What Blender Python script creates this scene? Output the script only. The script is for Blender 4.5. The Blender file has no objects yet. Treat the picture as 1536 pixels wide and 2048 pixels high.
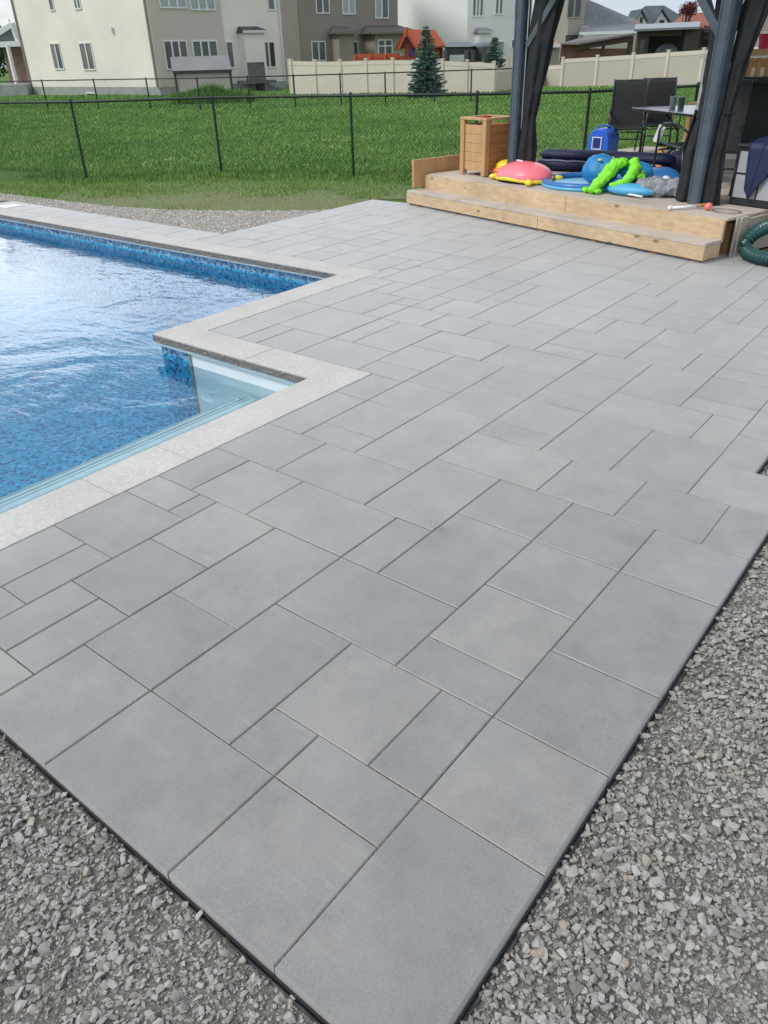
import bpy, bmesh, math, random
import numpy as np
from mathutils import Vector, Matrix
random.seed(7); rng = np.random.default_rng(7)
SC = bpy.context.scene
COL = SC.collection
RAD = math.radians

# ------------------------------------------------------------------ camera
CAMP = (0.44622828, -0.57682784, 1.84898464)
CR = (0.78584667, 0.61793059, -0.02463325); CU = (-0.30324742, 0.41975466, 0.85548059); CF = (-0.53896755, 0.6648066, -0.51724865)
FPX = 1513.4127
cam = bpy.data.objects.new('camera', bpy.data.cameras.new('camera')); COL.objects.link(cam)
cam.matrix_world = Matrix(((CR[0], CU[0], -CF[0], CAMP[0]), (CR[1], CU[1], -CF[1], CAMP[1]), (CR[2], CU[2], -CF[2], CAMP[2]), (0, 0, 0, 1)))
cam.data.sensor_width = 36; cam.data.sensor_fit = 'VERTICAL'; cam.data.sensor_height = 36
cam.data.lens = FPX / 2048 * 36; cam.data.clip_start = .05; cam.data.clip_end = 3000
SC.camera = cam
SC.view_settings.view_transform = 'Standard'; SC.view_settings.look = 'None'
SC.view_settings.exposure = 0.22; SC.view_settings.gamma = 1.0

# ------------------------------------------------------------------ sky and sun
SUN_AZ = RAD(240); SUN_EL = RAD(46)          # azimuth measured from +x, counter-clockwise: where the sun stands
W = bpy.data.worlds.new('World'); SC.world = W; W.use_nodes = True
nt = W.node_tree; nt.nodes.clear()
out = nt.nodes.new('ShaderNodeOutputWorld')
sky = nt.nodes.new('ShaderNodeTexSky'); sky.sky_type = 'NISHITA'; sky.sun_disc = False
sky.sun_elevation = SUN_EL; sky.sun_rotation = math.pi / 2 - SUN_AZ
bg1 = nt.nodes.new('ShaderNodeBackground'); bg1.inputs[1].default_value = .10
bg2 = nt.nodes.new('ShaderNodeBackground'); bg2.inputs[1].default_value = 1.0
tc = nt.nodes.new('ShaderNodeTexCoord')
mp = nt.nodes.new('ShaderNodeMapping'); mp.inputs['Scale'].default_value = (1.6, 1.6, 7)
nz = nt.nodes.new('ShaderNodeTexNoise'); nz.inputs['Scale'].default_value = 1.7; nz.inputs['Detail'].default_value = 7; nz.inputs['Roughness'].default_value = .55
r1 = nt.nodes.new('ShaderNodeValToRGB'); r1.color_ramp.elements[0].position = .30; r1.color_ramp.elements[1].position = .44
r2 = nt.nodes.new('ShaderNodeValToRGB')
r2.color_ramp.elements[0].position = .34; r2.color_ramp.elements[0].color = (.95, .98, 1.02, 1)
r2.color_ramp.elements[1].position = .64; r2.color_ramp.elements[1].color = (.55, .62, .70, 1)
mx = nt.nodes.new('ShaderNodeMixShader')
L = nt.links.new
L(tc.outputs['Generated'], mp.inputs[0]); L(mp.outputs[0], nz.inputs['Vector']); L(nz.outputs[0], r1.inputs[0]); L(nz.outputs[0], r2.inputs[0])
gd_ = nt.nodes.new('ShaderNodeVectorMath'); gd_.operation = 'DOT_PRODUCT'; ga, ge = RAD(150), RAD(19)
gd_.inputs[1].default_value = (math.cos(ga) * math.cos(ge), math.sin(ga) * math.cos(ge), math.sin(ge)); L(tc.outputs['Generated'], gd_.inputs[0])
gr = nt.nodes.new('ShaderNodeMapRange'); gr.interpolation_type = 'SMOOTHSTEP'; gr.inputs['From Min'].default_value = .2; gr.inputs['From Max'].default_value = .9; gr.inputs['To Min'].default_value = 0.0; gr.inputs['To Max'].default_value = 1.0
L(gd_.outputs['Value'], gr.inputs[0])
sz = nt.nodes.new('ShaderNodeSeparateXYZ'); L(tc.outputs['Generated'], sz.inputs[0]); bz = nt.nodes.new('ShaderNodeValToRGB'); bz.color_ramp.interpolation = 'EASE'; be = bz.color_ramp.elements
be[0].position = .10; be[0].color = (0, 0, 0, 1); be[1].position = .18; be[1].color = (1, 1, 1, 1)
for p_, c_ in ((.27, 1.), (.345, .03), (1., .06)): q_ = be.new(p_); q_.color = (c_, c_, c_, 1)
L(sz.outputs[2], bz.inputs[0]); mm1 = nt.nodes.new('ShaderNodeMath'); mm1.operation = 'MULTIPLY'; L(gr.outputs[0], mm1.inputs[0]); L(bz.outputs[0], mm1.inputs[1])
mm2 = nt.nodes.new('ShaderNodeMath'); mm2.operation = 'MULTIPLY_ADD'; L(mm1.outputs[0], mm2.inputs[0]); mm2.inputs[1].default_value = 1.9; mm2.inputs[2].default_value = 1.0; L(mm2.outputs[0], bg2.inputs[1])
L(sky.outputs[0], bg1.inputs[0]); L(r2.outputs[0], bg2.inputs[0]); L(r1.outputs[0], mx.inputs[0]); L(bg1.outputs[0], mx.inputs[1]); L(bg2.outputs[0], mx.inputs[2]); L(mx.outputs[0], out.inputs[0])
sl = bpy.data.lights.new('sun', 'SUN'); sl.energy = 1.9; sl.angle = RAD(14); sl.color = (1, .96, .9)
so = bpy.data.objects.new('sun', sl); COL.objects.link(so)
sdir = Vector((math.cos(SUN_AZ) * math.cos(SUN_EL), math.sin(SUN_AZ) * math.cos(SUN_EL), math.sin(SUN_EL)))
so.rotation_euler = sdir.to_track_quat('Z', 'Y').to_euler(); so.location = (0, 0, 40)

# ------------------------------------------------------------------ authoring helpers: survey points (photo position + distance) -> world metres
cR, cU, cF, cP = map(lambda t: np.array(t), (CR, CU, CF, CAMP))
FH = np.array([CF[0], CF[1]]); FH = FH / np.linalg.norm(FH); LH = np.array([FH[1], -FH[0]])
def ray(u, v): return cR * (u - 768) / FPX - cU * (v - 1024) / FPX + cF
def G(u, v, z=0.):
    d = ray(u, v); return cP + d * (z - cP[2]) / d[2]
def PD(u, v, dep):
    d = ray(u, v); return cP + d * dep / (d[:2] @ FH)
class Wall:
    """vertical plane through a base point, running along a ground direction"""
    def __init__(s, p, dr):
        s.p = np.array(p[:2], float); s.d = np.array(dr[:2], float); s.d /= np.linalg.norm(s.d); s.n = np.array([s.d[1], -s.d[0]])
    def hit(s, u, v):
        d = ray(u, v); t = ((s.p - cP[:2]) @ s.n) / (d[:2] @ s.n); q = cP + d * t
        return float((q[:2] - s.p) @ s.d), float(q[2])
    def at(s, a, z, off=0.): q = s.p + s.d * a + s.n * off; return Vector((q[0], q[1], z))
def cdir(lat, fwd): return LH * lat + FH * fwd
DO = np.array([-1.78, 7.66]); DA = np.array([-.9615, .2748]); DB = np.array([.2748, .9615])   # deck frame: a runs left along the front, b runs back
def D(a, b, z=.38): q = DO + a * DA + b * DB; return Vector((q[0], q[1], z))
DROT = math.atan2(-DA[1], -DA[0])

# ------------------------------------------------------------------ materials
def rgb(r, g, b):
    f = lambda c: (c / 255 / 12.92) if c / 255 < .04045 else ((c / 255 + .055) / 1.055) ** 2.4
    return (f(r), f(g), f(b), 1)
def vary(c, k): return tuple(min(1, x * k) for x in c[:3]) + (1,)
MATS = {}
def mat(name, col, rough=.7, scale=6., amt=.12, bump=0., bscale=None, metal=0., spec=.5, detail=5, coord='Object', stretch=None, sheen=0, coat=0, trans=0):
    if name in MATS: return MATS[name]
    m = bpy.data.materials.new(name); m.use_nodes = True; n = m.node_tree; b = n.nodes['Principled BSDF']; lk = n.links.new
    b.inputs['Roughness'].default_value = rough; b.inputs['Metallic'].default_value = metal
    b.inputs['Specular IOR Level'].default_value = spec; b.inputs['Coat Weight'].default_value = coat
    t = n.nodes.new('ShaderNodeTexCoord'); mpn = n.nodes.new('ShaderNodeMapping'); lk(t.outputs[coord], mpn.inputs[0])
    if stretch: mpn.inputs['Scale'].default_value = stretch
    z = n.nodes.new('ShaderNodeTexNoise'); z.inputs['Scale'].default_value = scale; z.inputs['Detail'].default_value = detail; lk(mpn.outputs[0], z.inputs['Vector'])
    r = n.nodes.new('ShaderNodeValToRGB'); r.color_ramp.elements[0].position = .3; r.color_ramp.elements[1].position = .7
    r.color_ramp.elements[0].color = vary(col, 1 - amt); r.color_ramp.elements[1].color = vary(col, 1 + amt)
    lk(z.outputs[0], r.inputs[0]); lk(r.outputs[0], b.inputs['Base Color'])
    if bump:
        z2 = n.nodes.new('ShaderNodeTexNoise'); z2.inputs['Scale'].default_value = bscale or scale * 8; z2.inputs['Detail'].default_value = 4; lk(mpn.outputs[0], z2.inputs['Vector'])
        bp = n.nodes.new('ShaderNodeBump'); bp.inputs['Strength'].default_value = bump; bp.inputs['Distance'].default_value = .01
        lk(z2.outputs[0], bp.inputs['Height']); lk(bp.outputs[0], b.inputs['Normal'])
    MATS[name] = m; return m
def nodes(m): return m.node_tree, m.node_tree.nodes, m.node_tree.links.new, m.node_tree.nodes['Principled BSDF']
def mixc(n, lk, fac, a, b, mode='MIX'):
    x = n.new('ShaderNodeMix'); x.data_type = 'RGBA'; x.blend_type = mode
    for i, v in ((0, fac), (6, a), (7, b)):
        if hasattr(v, 'is_linked') or hasattr(v, 'links'): lk(v, x.inputs[i])
        else: x.inputs[i].default_value = v
    return x.outputs[2]
def noise(n, lk, vec, scale, detail=4, rough=.5):
    z = n.new('ShaderNodeTexNoise'); z.inputs['Scale'].default_value = scale; z.inputs['Detail'].default_value = detail; z.inputs['Roughness'].default_value = rough
    if vec is not None: lk(vec, z.inputs['Vector'])
    return z.outputs[0]
def ramp(n, lk, src, stops):
    r = n.new('ShaderNodeValToRGB'); e = r.color_ramp.elements
    while len(e) < len(stops): e.new(.5)
    for i, (p, c) in enumerate(stops):
        e[i].position = p; e[i].color = c if len(c) == 4 else (*c, 1)
    lk(src, r.inputs[0]); return r.outputs[0]
def g3(v): return (v, v, v, 1)
def bump(n, lk, h, strength, dist, normal=None):
    b = n.new('ShaderNodeBump'); b.inputs['Strength'].default_value = strength; b.inputs['Distance'].default_value = dist; lk(h, b.inputs['Height'])
    if normal is not None: lk(normal, b.inputs['Normal'])
    return b.outputs[0]
def attr(n, name): a = n.new('ShaderNodeAttribute'); a.attribute_name = name; return a

# ------------------------------------------------------------------ mesh building
class MB:
    def __init__(s): s.v = []; s.f = []
    def add(s, vs, fs):
        o = len(s.v); s.v += [tuple(x) for x in vs]; s.f += [tuple(i + o for i in f) for f in fs]; return s
    def box(s, c, size, rot=None):
        x, y, z = (k / 2 for k in size); P = [Vector((i * x, j * y, k * z)) for i in (-1, 1) for j in (-1, 1) for k in (-1, 1)]
        if rot is not None:
            R = rot if isinstance(rot, Matrix) else Matrix.Rotation(rot, 3, 'Z'); P = [R @ p for p in P]
        c = Vector(c)
        return s.add([p + c for p in P], [(0, 1, 3, 2), (4, 6, 7, 5), (0, 4, 5, 1), (2, 3, 7, 6), (0, 2, 6, 4), (1, 5, 7, 3)])
    def bar(s, a, b, w, h=None, up=(0, 0, 1)):
        a = Vector(a); b = Vector(b); d = b - a; h = h or w
        z = d.normalized(); u = Vector(up)
        if abs(z.dot(u)) > .98: u = Vector((1, 0, 0))
        x = z.cross(u).normalized(); y = x.cross(z); R = Matrix((x, z, y)).transposed()
        return s.box((a + b) / 2, (w, d.length, h), R)
    def tube(s, pts, r, n=8, cap=True, closed=False):
        pts = [Vector(p) for p in pts]; rs = r if isinstance(r, (list, tuple)) else [r] * len(pts)
        vs = []; N = len(pts); px = None
        for i, p in enumerate(pts):
            t = (pts[(i + 1) % N] - pts[i - 1]) if closed else (pts[min(i + 1, N - 1)] - pts[max(i - 1, 0)])
            t.normalize()
            if px is None:
                u = Vector((0, 0, 1)) if abs(t.z) < .95 else Vector((1, 0, 0)); px = t.cross(u).normalized()
            else: px = (px - t * px.dot(t)).normalized()
            py = t.cross(px)
            for k in range(n):
                a = 2 * math.pi * k / n; vs.append(p + px * math.cos(a) * rs[i] + py * math.sin(a) * rs[i])
        fs = []
        for i in range(N if closed else N - 1):
            j = (i + 1) % N
            for k in range(n): fs.append((i * n + k, i * n + (k + 1) % n, j * n + (k + 1) % n, j * n + k))
        if cap and not closed: fs += [tuple(range(n))[::-1], tuple(range((N - 1) * n, N * n))]
        return s.add(vs, fs)
    def ball(s, c, r, n=16, m=10, rot=0., fn=None, zmin=-1.):
        c = Vector(c); r = Vector(r) if not isinstance(r, (int, float)) else Vector((r, r, r)); R = Matrix.Rotation(rot, 3, 'Z') if not isinstance(rot, Matrix) else rot
        vs = []
        for i in range(m + 1):
            th = math.pi * i / m
            for k in range(n):
                ph = 2 * math.pi * k / n; p = Vector((math.sin(th) * math.cos(ph), math.sin(th) * math.sin(ph), max(zmin, math.cos(th))))
                if fn: p = p * fn(p)
                vs.append(c + R @ Vector((p.x * r.x, p.y * r.y, p.z * r.z)))
        fs = [(i * n + k, (i + 1) * n + k, (i + 1) * n + (k + 1) % n, i * n + (k + 1) % n) for i in range(m) for k in range(n)]
        return s.add(vs, fs)
    def prism(s, poly, z0, z1):
        n = len(poly); vs = [(p[0], p[1], z0) for p in poly] + [(p[0], p[1], z1) for p in poly]
        return s.add(vs, [tuple(range(n))[::-1], tuple(range(n, 2 * n))] + [(i, (i + 1) % n, n + (i + 1) % n, n + i) for i in range(n)])
    def quad(s, *p): return s.add(p, [tuple(range(len(p)))])
    def hexa(s, A, B):                      # eight corners: bottom four, top four
        return s.add(list(A) + list(B), [(3, 2, 1, 0), (4, 5, 6, 7), (0, 1, 5, 4), (1, 2, 6, 5), (2, 3, 7, 6), (3, 0, 4, 7)])
    def build(s, name, m, parent=None, smooth=False, bevel=0., seg=2, sub=0, weld=False):
        me = bpy.data.meshes.new(name); me.from_pydata(s.v, [], s.f)
        bm = bmesh.new(); bm.from_mesh(me)
        if weld: bmesh.ops.remove_doubles(bm, verts=bm.verts, dist=1e-4)
        bmesh.ops.recalc_face_normals(bm, faces=bm.faces); bm.to_mesh(me); bm.free()
        ms = m if isinstance(m, (list, tuple)) else [m]
        for k in ms: me.materials.append(k)
        o = bpy.data.objects.new(name, me); COL.objects.link(o)
        if parent: o.parent = parent; o.matrix_parent_inverse = parent.matrix_basis.inverted()
        if smooth: me.shade_smooth()
        if bevel:
            b = o.modifiers.new('bevel', 'BEVEL'); b.width = bevel; b.segments = seg; b.limit_method = 'ANGLE'; b.angle_limit = RAD(40)
        if sub: q = o.modifiers.new('sub', 'SUBSURF'); q.levels = sub; q.render_levels = sub
        return o
def tag(o, label=None, cat=None, group=None, kind=None):
    if label: o['label'] = label
    if cat: o['category'] = cat
    if group: o['group'] = group
    if kind: o['kind'] = kind
    return o
def thing(name, loc, label, cat, group=None, rz=0.):
    o = bpy.data.objects.new(name, None); COL.objects.link(o); o.location = loc; o.rotation_euler = (0, 0, rz); o.empty_display_size = .2
    o.matrix_basis; return tag(o, label, cat, group)
def npmesh(name, V, Fq, m, sizes=None, attrs=None, smooth=False):
    """big mesh from numpy arrays; Fq (n,k)"""
    me = bpy.data.meshes.new(name); k = Fq.shape[1]
    me.vertices.add(len(V)); me.vertices.foreach_set('co', V.astype(np.float32).ravel())
    me.loops.add(Fq.size); me.loops.foreach_set('vertex_index', Fq.astype(np.int32).ravel())
    me.polygons.add(len(Fq)); me.polygons.foreach_set('loop_start', np.arange(0, Fq.size, k, dtype=np.int32)); me.polygons.foreach_set('loop_total', np.full(len(Fq), k, np.int32))
    for an, av in (attrs or {}).items():
        a = me.attributes.new(an, 'FLOAT', 'POINT'); a.data.foreach_set('value', av.astype(np.float32))
    me.update(calc_edges=True); me.validate()
    for mm in (m if isinstance(m, (list, tuple)) else [m]): me.materials.append(mm)
    o = bpy.data.objects.new(name, me); COL.objects.link(o)
    if smooth: me.shade_smooth()
    else: me.polygons.foreach_set('use_smooth', np.zeros(len(me.polygons), bool))
    return o

# ------------------------------------------------------------------ material definitions
def m_paver():
    m = mat('paver_concrete', (.3, .3, .3, 1)); nt_, n, lk, b = nodes(m)
    tcn = n.new('ShaderNodeTexCoord').outputs['Object']
    a = attr(n, 'tone'); base = ramp(n, lk, a.outputs['Fac'], [(0, (.176, .176, .177)), (.3, (.194, .193, .192)), (.7, (.211, .209, .206)), (1, (.234, .229, .219))])
    big = ramp(n, lk, noise(n, lk, tcn, 3.2, 8, .72), [(.3, g3(.74)), (.7, g3(1.20))])
    c = mixc(n, lk, 1., base, big, 'MULTIPLY')
    bl = ramp(n, lk, noise(n, lk, tcn, 7., 4), [(.42, g3(0)), (.72, g3(.55))])
    c = mixc(n, lk, bl, c, (.186, .190, .202, 1))
    sp = ramp(n, lk, noise(n, lk, tcn, 420, 2, .7), [(.30, g3(.60)), (.5, g3(1.)), (.74, g3(1.35))])
    c = mixc(n, lk, .85, c, sp, 'MULTIPLY'); c = mixc(n, lk, .6, c, ramp(n, lk, noise(n, lk, tcn, 110, 3, .8), [(.28, g3(.78)), (.5, g3(1.)), (.74, g3(1.2))]), 'MULTIPLY')
    # pits and pale flecks
    v = n.new('ShaderNodeTexVoronoi'); v.inputs['Scale'].default_value = 26; lk(tcn, v.inputs['Vector'])
    pit = ramp(n, lk, v.outputs['Distance'], [(.035, g3(1)), (.055, g3(0))]); rare = ramp(n, lk, noise(n, lk, tcn, 9, 2), [(.46, g3(0)), (.50, g3(.85))])
    pm = mixc(n, lk, 1., pit, rare, 'MULTIPLY'); c = mixc(n, lk, pm, c, (.09, .088, .085, 1))
    # dusty smears of joint sand
    du = ramp(n, lk, noise(n, lk, tcn, 1.3, 7, .7), [(.52, g3(0)), (.70, g3(.6))]); c = mixc(n, lk, du, c, (.275, .268, .252, 1))
    for rz_, sd_, k_ in ((.5, 3., .22), (-.7, 11., .18)):     # pale scuffs dragged across the slabs
        ms_ = n.new('ShaderNodeMapping'); ms_.inputs['Rotation'].default_value = (0, 0, rz_); ms_.inputs['Scale'].default_value = (2.2, 34, 1); ms_.inputs['Location'].default_value = (sd_, sd_, 0); lk(tcn, ms_.inputs[0])
        sk = mixc(n, lk, 1., ramp(n, lk, noise(n, lk, ms_.outputs[0], 1., 3), [(.60, g3(0)), (.70, g3(1))]), ramp(n, lk, noise(n, lk, tcn, 1.9 + sd_ * .1, 2), [(.52, g3(0)), (.64, g3(k_))]), 'MULTIPLY'); c = mixc(n, lk, sk, c, (.36, .355, .345, 1))
    lk(c, b.inputs['Base Color'])
    lk(ramp(n, lk, noise(n, lk, tcn, 5, 3), [(.3, g3(.42)), (.7, g3(.55))]), b.inputs['Roughness']); b.inputs['Specular IOR Level'].default_value = .8; b.inputs['Sheen Weight'].default_value = .85; b.inputs['Sheen Roughness'].default_value = .45; b.inputs['Sheen Tint'].default_value = (1, .99, .97, 1)
    lk(bump(n, lk, noise(n, lk, tcn, 300, 3, .7), .22, .0015, bump(n, lk, noise(n, lk, tcn, 6, 3), .15, .004)), b.inputs['Normal'])
    return m
def m_stone():
    m = mat('crushed_limestone', (.3, .3, .3, 1)); nt_, n, lk, b = nodes(m)
    tcn = n.new('ShaderNodeTexCoord').outputs['Object']
    a = attr(n, 'tone'); c = ramp(n, lk, a.outputs['Fac'], [(0, (.19, .178, .160)), (.3, (.275, .264, .246)), (.65, (.335, .325, .307)), (.93, (.39, .38, .362)), (1, (.33, .28, .225))])
    c = mixc(n, lk, .6, c, ramp(n, lk, noise(n, lk, tcn, 160, 4, .7), [(.3, g3(.72)), (.7, g3(1.2))]), 'MULTIPLY')
    lk(c, b.inputs['Base Color']); b.inputs['Roughness'].default_value = .85; b.inputs['Specular IOR Level'].default_value = .25
    lk(bump(n, lk, noise(n, lk, tcn, 220, 3, .7), .5, .002), b.inputs['Normal'])
    return m
def m_grit(name, c0, c1, c2):
    m = mat(name, c0); nt_, n, lk, b = nodes(m); tcn = n.new('ShaderNodeTexCoord').outputs['Object']
    v = n.new('ShaderNodeTexVoronoi'); v.inputs['Scale'].default_value = 190; lk(tcn, v.inputs['Vector'])
    c = ramp(n, lk, v.outputs['Color'], [(.2, c0), (.6, c1), (.9, c2)])
    c = mixc(n, lk, .8, c, ramp(n, lk, noise(n, lk, tcn, 7, 6, .7), [(.3, g3(.7)), (.7, g3(1.15))]), 'MULTIPLY')
    lk(c, b.inputs['Base Color']); b.inputs['Roughness'].default_value = .95; b.inputs['Specular IOR Level'].default_value = .15
    lk(bump(n, lk, v.outputs['Distance'], .8, .004, bump(n, lk, noise(n, lk, tcn, 60, 5, .7), .7, .008)), b.inputs['Normal'])
    return m
def m_coping():
    m = mat('coping_stone', (.5, .5, .5, 1)); nt_, n, lk, b = nodes(m); tcn = n.new('ShaderNodeTexCoord').outputs['Object']
    c = ramp(n, lk, noise(n, lk, tcn, 38, 6, .75), [(.3, (.41, .397, .38)), (.5, (.485, .472, .455)), (.7, (.575, .56, .54))])
    c = mixc(n, lk, .7, c, ramp(n, lk, noise(n, lk, tcn, 3, 4), [(.3, g3(.86)), (.7, g3(1.08))]), 'MULTIPLY')
    lk(c, b.inputs['Base Color']); b.inputs['Roughness'].default_value = .8; b.inputs['Specular IOR Level'].default_value = .3
    lk(bump(n, lk, noise(n, lk, tcn, 55, 5, .7), .5, .006), b.inputs['Normal']); return m
def m_split():
    m = mat('split_stone_edge', (.2, .2, .2, 1)); nt_, n, lk, b = nodes(m); tcn = n.new('ShaderNodeTexCoord').outputs['Object']
    c = ramp(n, lk, noise(n, lk, tcn, 45, 5, .7), [(.3, (.10, .10, .10)), (.55, (.19, .188, .182)), (.75, (.33, .325, .315))])
    lk(c, b.inputs['Base Color']); b.inputs['Roughness'].default_value = .9
    lk(bump(n, lk, noise(n, lk, tcn, 40, 5, .75), 1., .015), b.inputs['Normal']); return m
def m_mosaic(name, cols, scale=34., gr_=.5):
    m = mat(name, (.1, .3, .5, 1)); nt_, n, lk, b = nodes(m); tcn = n.new('ShaderNodeTexCoord').outputs['Object']
    v = n.new('ShaderNodeTexVoronoi'); v.inputs['Scale'].default_value = scale; v.distance = 'CHEBYCHEV'; v.inputs['Randomness'].default_value = .75; lk(tcn, v.inputs['Vector'])
    sep = n.new('ShaderNodeSeparateColor'); lk(v.outputs['Color'], sep.inputs[0])
    c = ramp(n, lk, sep.outputs[0], cols)
    g = ramp(n, lk, v.outputs['Distance'], [(.36, g3(0)), (.5, g3(gr_))])
    c = mixc(n, lk, g, c, (.12, .36, .55, 1)); lk(c, b.inputs['Base Color']); b.inputs['Roughness'].default_value = .4; return m
def m_wood(name, c0, c1, knot=True, axis=0, scale=1.):
    m = mat(name, (.4, .3, .2, 1)); nt_, n, lk, b = nodes(m); tcn = n.new('ShaderNodeTexCoord').outputs['Object']
    mpn = n.new('ShaderNodeMapping'); sc = [26 * scale] * 3; sc[axis] = 1.6 * scale; mpn.inputs['Scale'].default_value = sc; mpn.inputs['Rotation'].default_value = (0, 0, 0); lk(tcn, mpn.inputs[0])
    g = noise(n, lk, mpn.outputs[0], 1., 5, .6); c = ramp(n, lk, g, [(.28, c0), (.72, c1)])
    if knot:
        mk = n.new('ShaderNodeMapping'); s2 = [7.] * 3; s2[axis] = 3.2; mk.inputs['Scale'].default_value = s2; lk(tcn, mk.inputs[0])
        v = n.new('ShaderNodeTexVoronoi'); v.inputs['Scale'].default_value = .9; lk(mk.outputs[0], v.inputs['Vector'])
        k = ramp(n, lk, v.outputs['Distance'], [(.07, g3(.75)), (.15, g3(0))]); c = mixc(n, lk, k, c, (.16, .085, .035, 1))
    c = mixc(n, lk, .7, c, ramp(n, lk, noise(n, lk, tcn, 2.2, 4), [(.3, g3(.82)), (.7, g3(1.12))]), 'MULTIPLY')
    lk(c, b.inputs['Base Color']); b.inputs['Roughness'].default_value = .72; lk(bump(n, lk, g, .3, .003), b.inputs['Normal']); return m
def m_siding(name, col, pitch=.13):
    m = mat(name, col); nt_, n, lk, b = nodes(m); tcn = n.new('ShaderNodeTexCoord').outputs['Object']
    s = n.new('ShaderNodeSeparateXYZ'); lk(tcn, s.inputs[0]); mt = n.new('ShaderNodeMath'); mt.operation = 'MULTIPLY'; mt.inputs[1].default_value = 1 / pitch; lk(s.outputs[2], mt.inputs[0])
    fr = n.new('ShaderNodeMath'); fr.operation = 'FRACT'; lk(mt.outputs[0], fr.inputs[0])
    gap = ramp(n, lk, fr.outputs[0], [(0, g3(.72)), (.12, g3(1.)), (1, g3(1.))])
    c = mixc(n, lk, 1., mixc(n, lk, .8, col, ramp(n, lk, noise(n, lk, tcn, .35, 5), [(.3, g3(.88)), (.7, g3(1.06))]), 'MULTIPLY'), gap, 'MULTIPLY')
    lk(c, b.inputs['Base Color']); b.inputs['Roughness'].default_value = .6; b.inputs['Specular IOR Level'].default_value = .3
    lk(bump(n, lk, fr.outputs[0], .6, .02), b.inputs['Normal']); return m
def m_ground():
    m = mat('lawn_soil', (.06, .09, .03, 1)); nt_, n, lk, b = nodes(m); tcn = n.new('ShaderNodeTexCoord').outputs['Object']
    c = ramp(n, lk, noise(n, lk, tcn, .55, 8, .7), [(.3, (.07, .135, .03)), (.5, (.10, .18, .042)), (.68, (.13, .22, .055))])
    c = mixc(n, lk, .8, c, ramp(n, lk, noise(n, lk, tcn, 9, 8, .8), [(.3, g3(.55)), (.7, g3(1.35))]), 'MULTIPLY')
    lk(c, b.inputs['Base Color']); b.inputs['Roughness'].default_value = .95; b.inputs['Specular IOR Level'].default_value = .1
    lk(bump(n, lk, noise(n, lk, tcn, 30, 8, .8), 1., .05), b.inputs['Normal']); return m
def m_grass():
    m = mat('grass_blade', (.06, .12, .02, 1)); nt_, n, lk, b = nodes(m)
    a = attr(n, 'tone'); c = ramp(n, lk, a.outputs['Fac'], [(0, (.095, .20, .050)), (.45, (.165, .32, .075)), (.75, (.235, .39, .10)), (.9, (.16, .20, .06)), (1, (.30, .27, .14))])
    lk(c, b.inputs['Base Color']); b.inputs['Roughness'].default_value = .7; b.inputs['Specular IOR Level'].default_value = .2; return m
def m_water():
    m = bpy.data.materials.new('pool_water'); m.use_nodes = True; n = m.node_tree.nodes; lk = m.node_tree.links.new; n.clear()
    o = n.new('ShaderNodeOutputMaterial'); tcn = n.new('ShaderNodeTexCoord').outputs['Object']
    mp1 = n.new('ShaderNodeMapping'); mp1.inputs['Rotation'].default_value = (0, 0, RAD(-38)); mp1.inputs['Scale'].default_value = (1, 3.4, 1); lk(tcn, mp1.inputs[0])
    # ripples calm down towards the near corner
    h1 = noise(n, lk, mp1.outputs[0], 3.6, 3, .55); h2 = noise(n, lk, mp1.outputs[0], 12, 3, .5)
    z = n.new('ShaderNodeTexNoise'); z.inputs['Scale'].default_value = .75; z.inputs['Detail'].default_value = 4; z.inputs['Distortion'].default_value = 2.2; lk(tcn, z.inputs['Vector'])
    msk = ramp(n, lk, noise(n, lk, tcn, .38, 2), [(.40, g3(.25)), (.62, g3(1))])
    nn = bump(n, lk, z.outputs[0], .5, .026, bump(n, lk, h1, .4, .009, bump(n, lk, h2, .22, .0022)))
    gl = n.new('ShaderNodeBsdfGlossy'); gl.inputs['Roughness'].default_value = .02; gl.inputs['Color'].default_value = (1, 1, 1, 1); lk(nn, gl.inputs['Normal'])
    tr = n.new('ShaderNodeBsdfTransparent'); tr.inputs[0].default_value = (.80, .94, .98, 1)
    fr = n.new('ShaderNodeFresnel'); fr.inputs[0].default_value = 1.36; lk(nn, fr.inputs['Normal'])
    ms = n.new('ShaderNodeMixShader'); lk(fr.outputs[0], ms.inputs[0]); lk(tr.outputs[0], ms.inputs[1]); lk(gl.outputs[0], ms.inputs[2]); lk(ms.outputs[0], o.inputs[0]); return m

M_PAV = m_paver(); M_STONE = m_stone(); M_GRIT = m_grit('stone_dust', (.125, .117, .104, 1), (.18, .17, .154, 1), (.255, .243, .225, 1)); M_JOINT = m_grit('joint_sand', (.08, .078, .072, 1), (.125, .121, .113, 1), (.18, .175, .163, 1))
M_COP = m_coping(); M_SPLIT = m_split()
M_LINER = m_mosaic('mosaic_liner', [(0, (.004, .065, .19)), (.18, (.006, .095, .25)), (.26, (.022, .26, .48)), (.7, (.038, .33, .56)), (.9, (.07, .41, .64)), (1, (.14, .52, .74))], 40, .25)
M_BAND = m_mosaic('mosaic_band', [(0, (.015, .05, .14)), (.35, (.08, .20, .38)), (.7, (.22, .38, .55)), (1, (.45, .60, .70))], 32)
M_WATER = m_water(); M_GROUND = m_ground(); M_GRASS = m_grass()
M_FIB = mat('white_fibreglass', (.66, .72, .74, 1), .35, 3, .05)
M_PLAST = mat('black_plastic', (.012, .013, .015, 1), .45, 30, .3)
M_DWOOD = m_wood('deck_pine', (.46, .325, .20, 1), (.64, .485, .31, 1)); M_DTOP = m_wood('weathered_decking', (.42, .36, .305, 1), (.55, .49, .425, 1), False)
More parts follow.
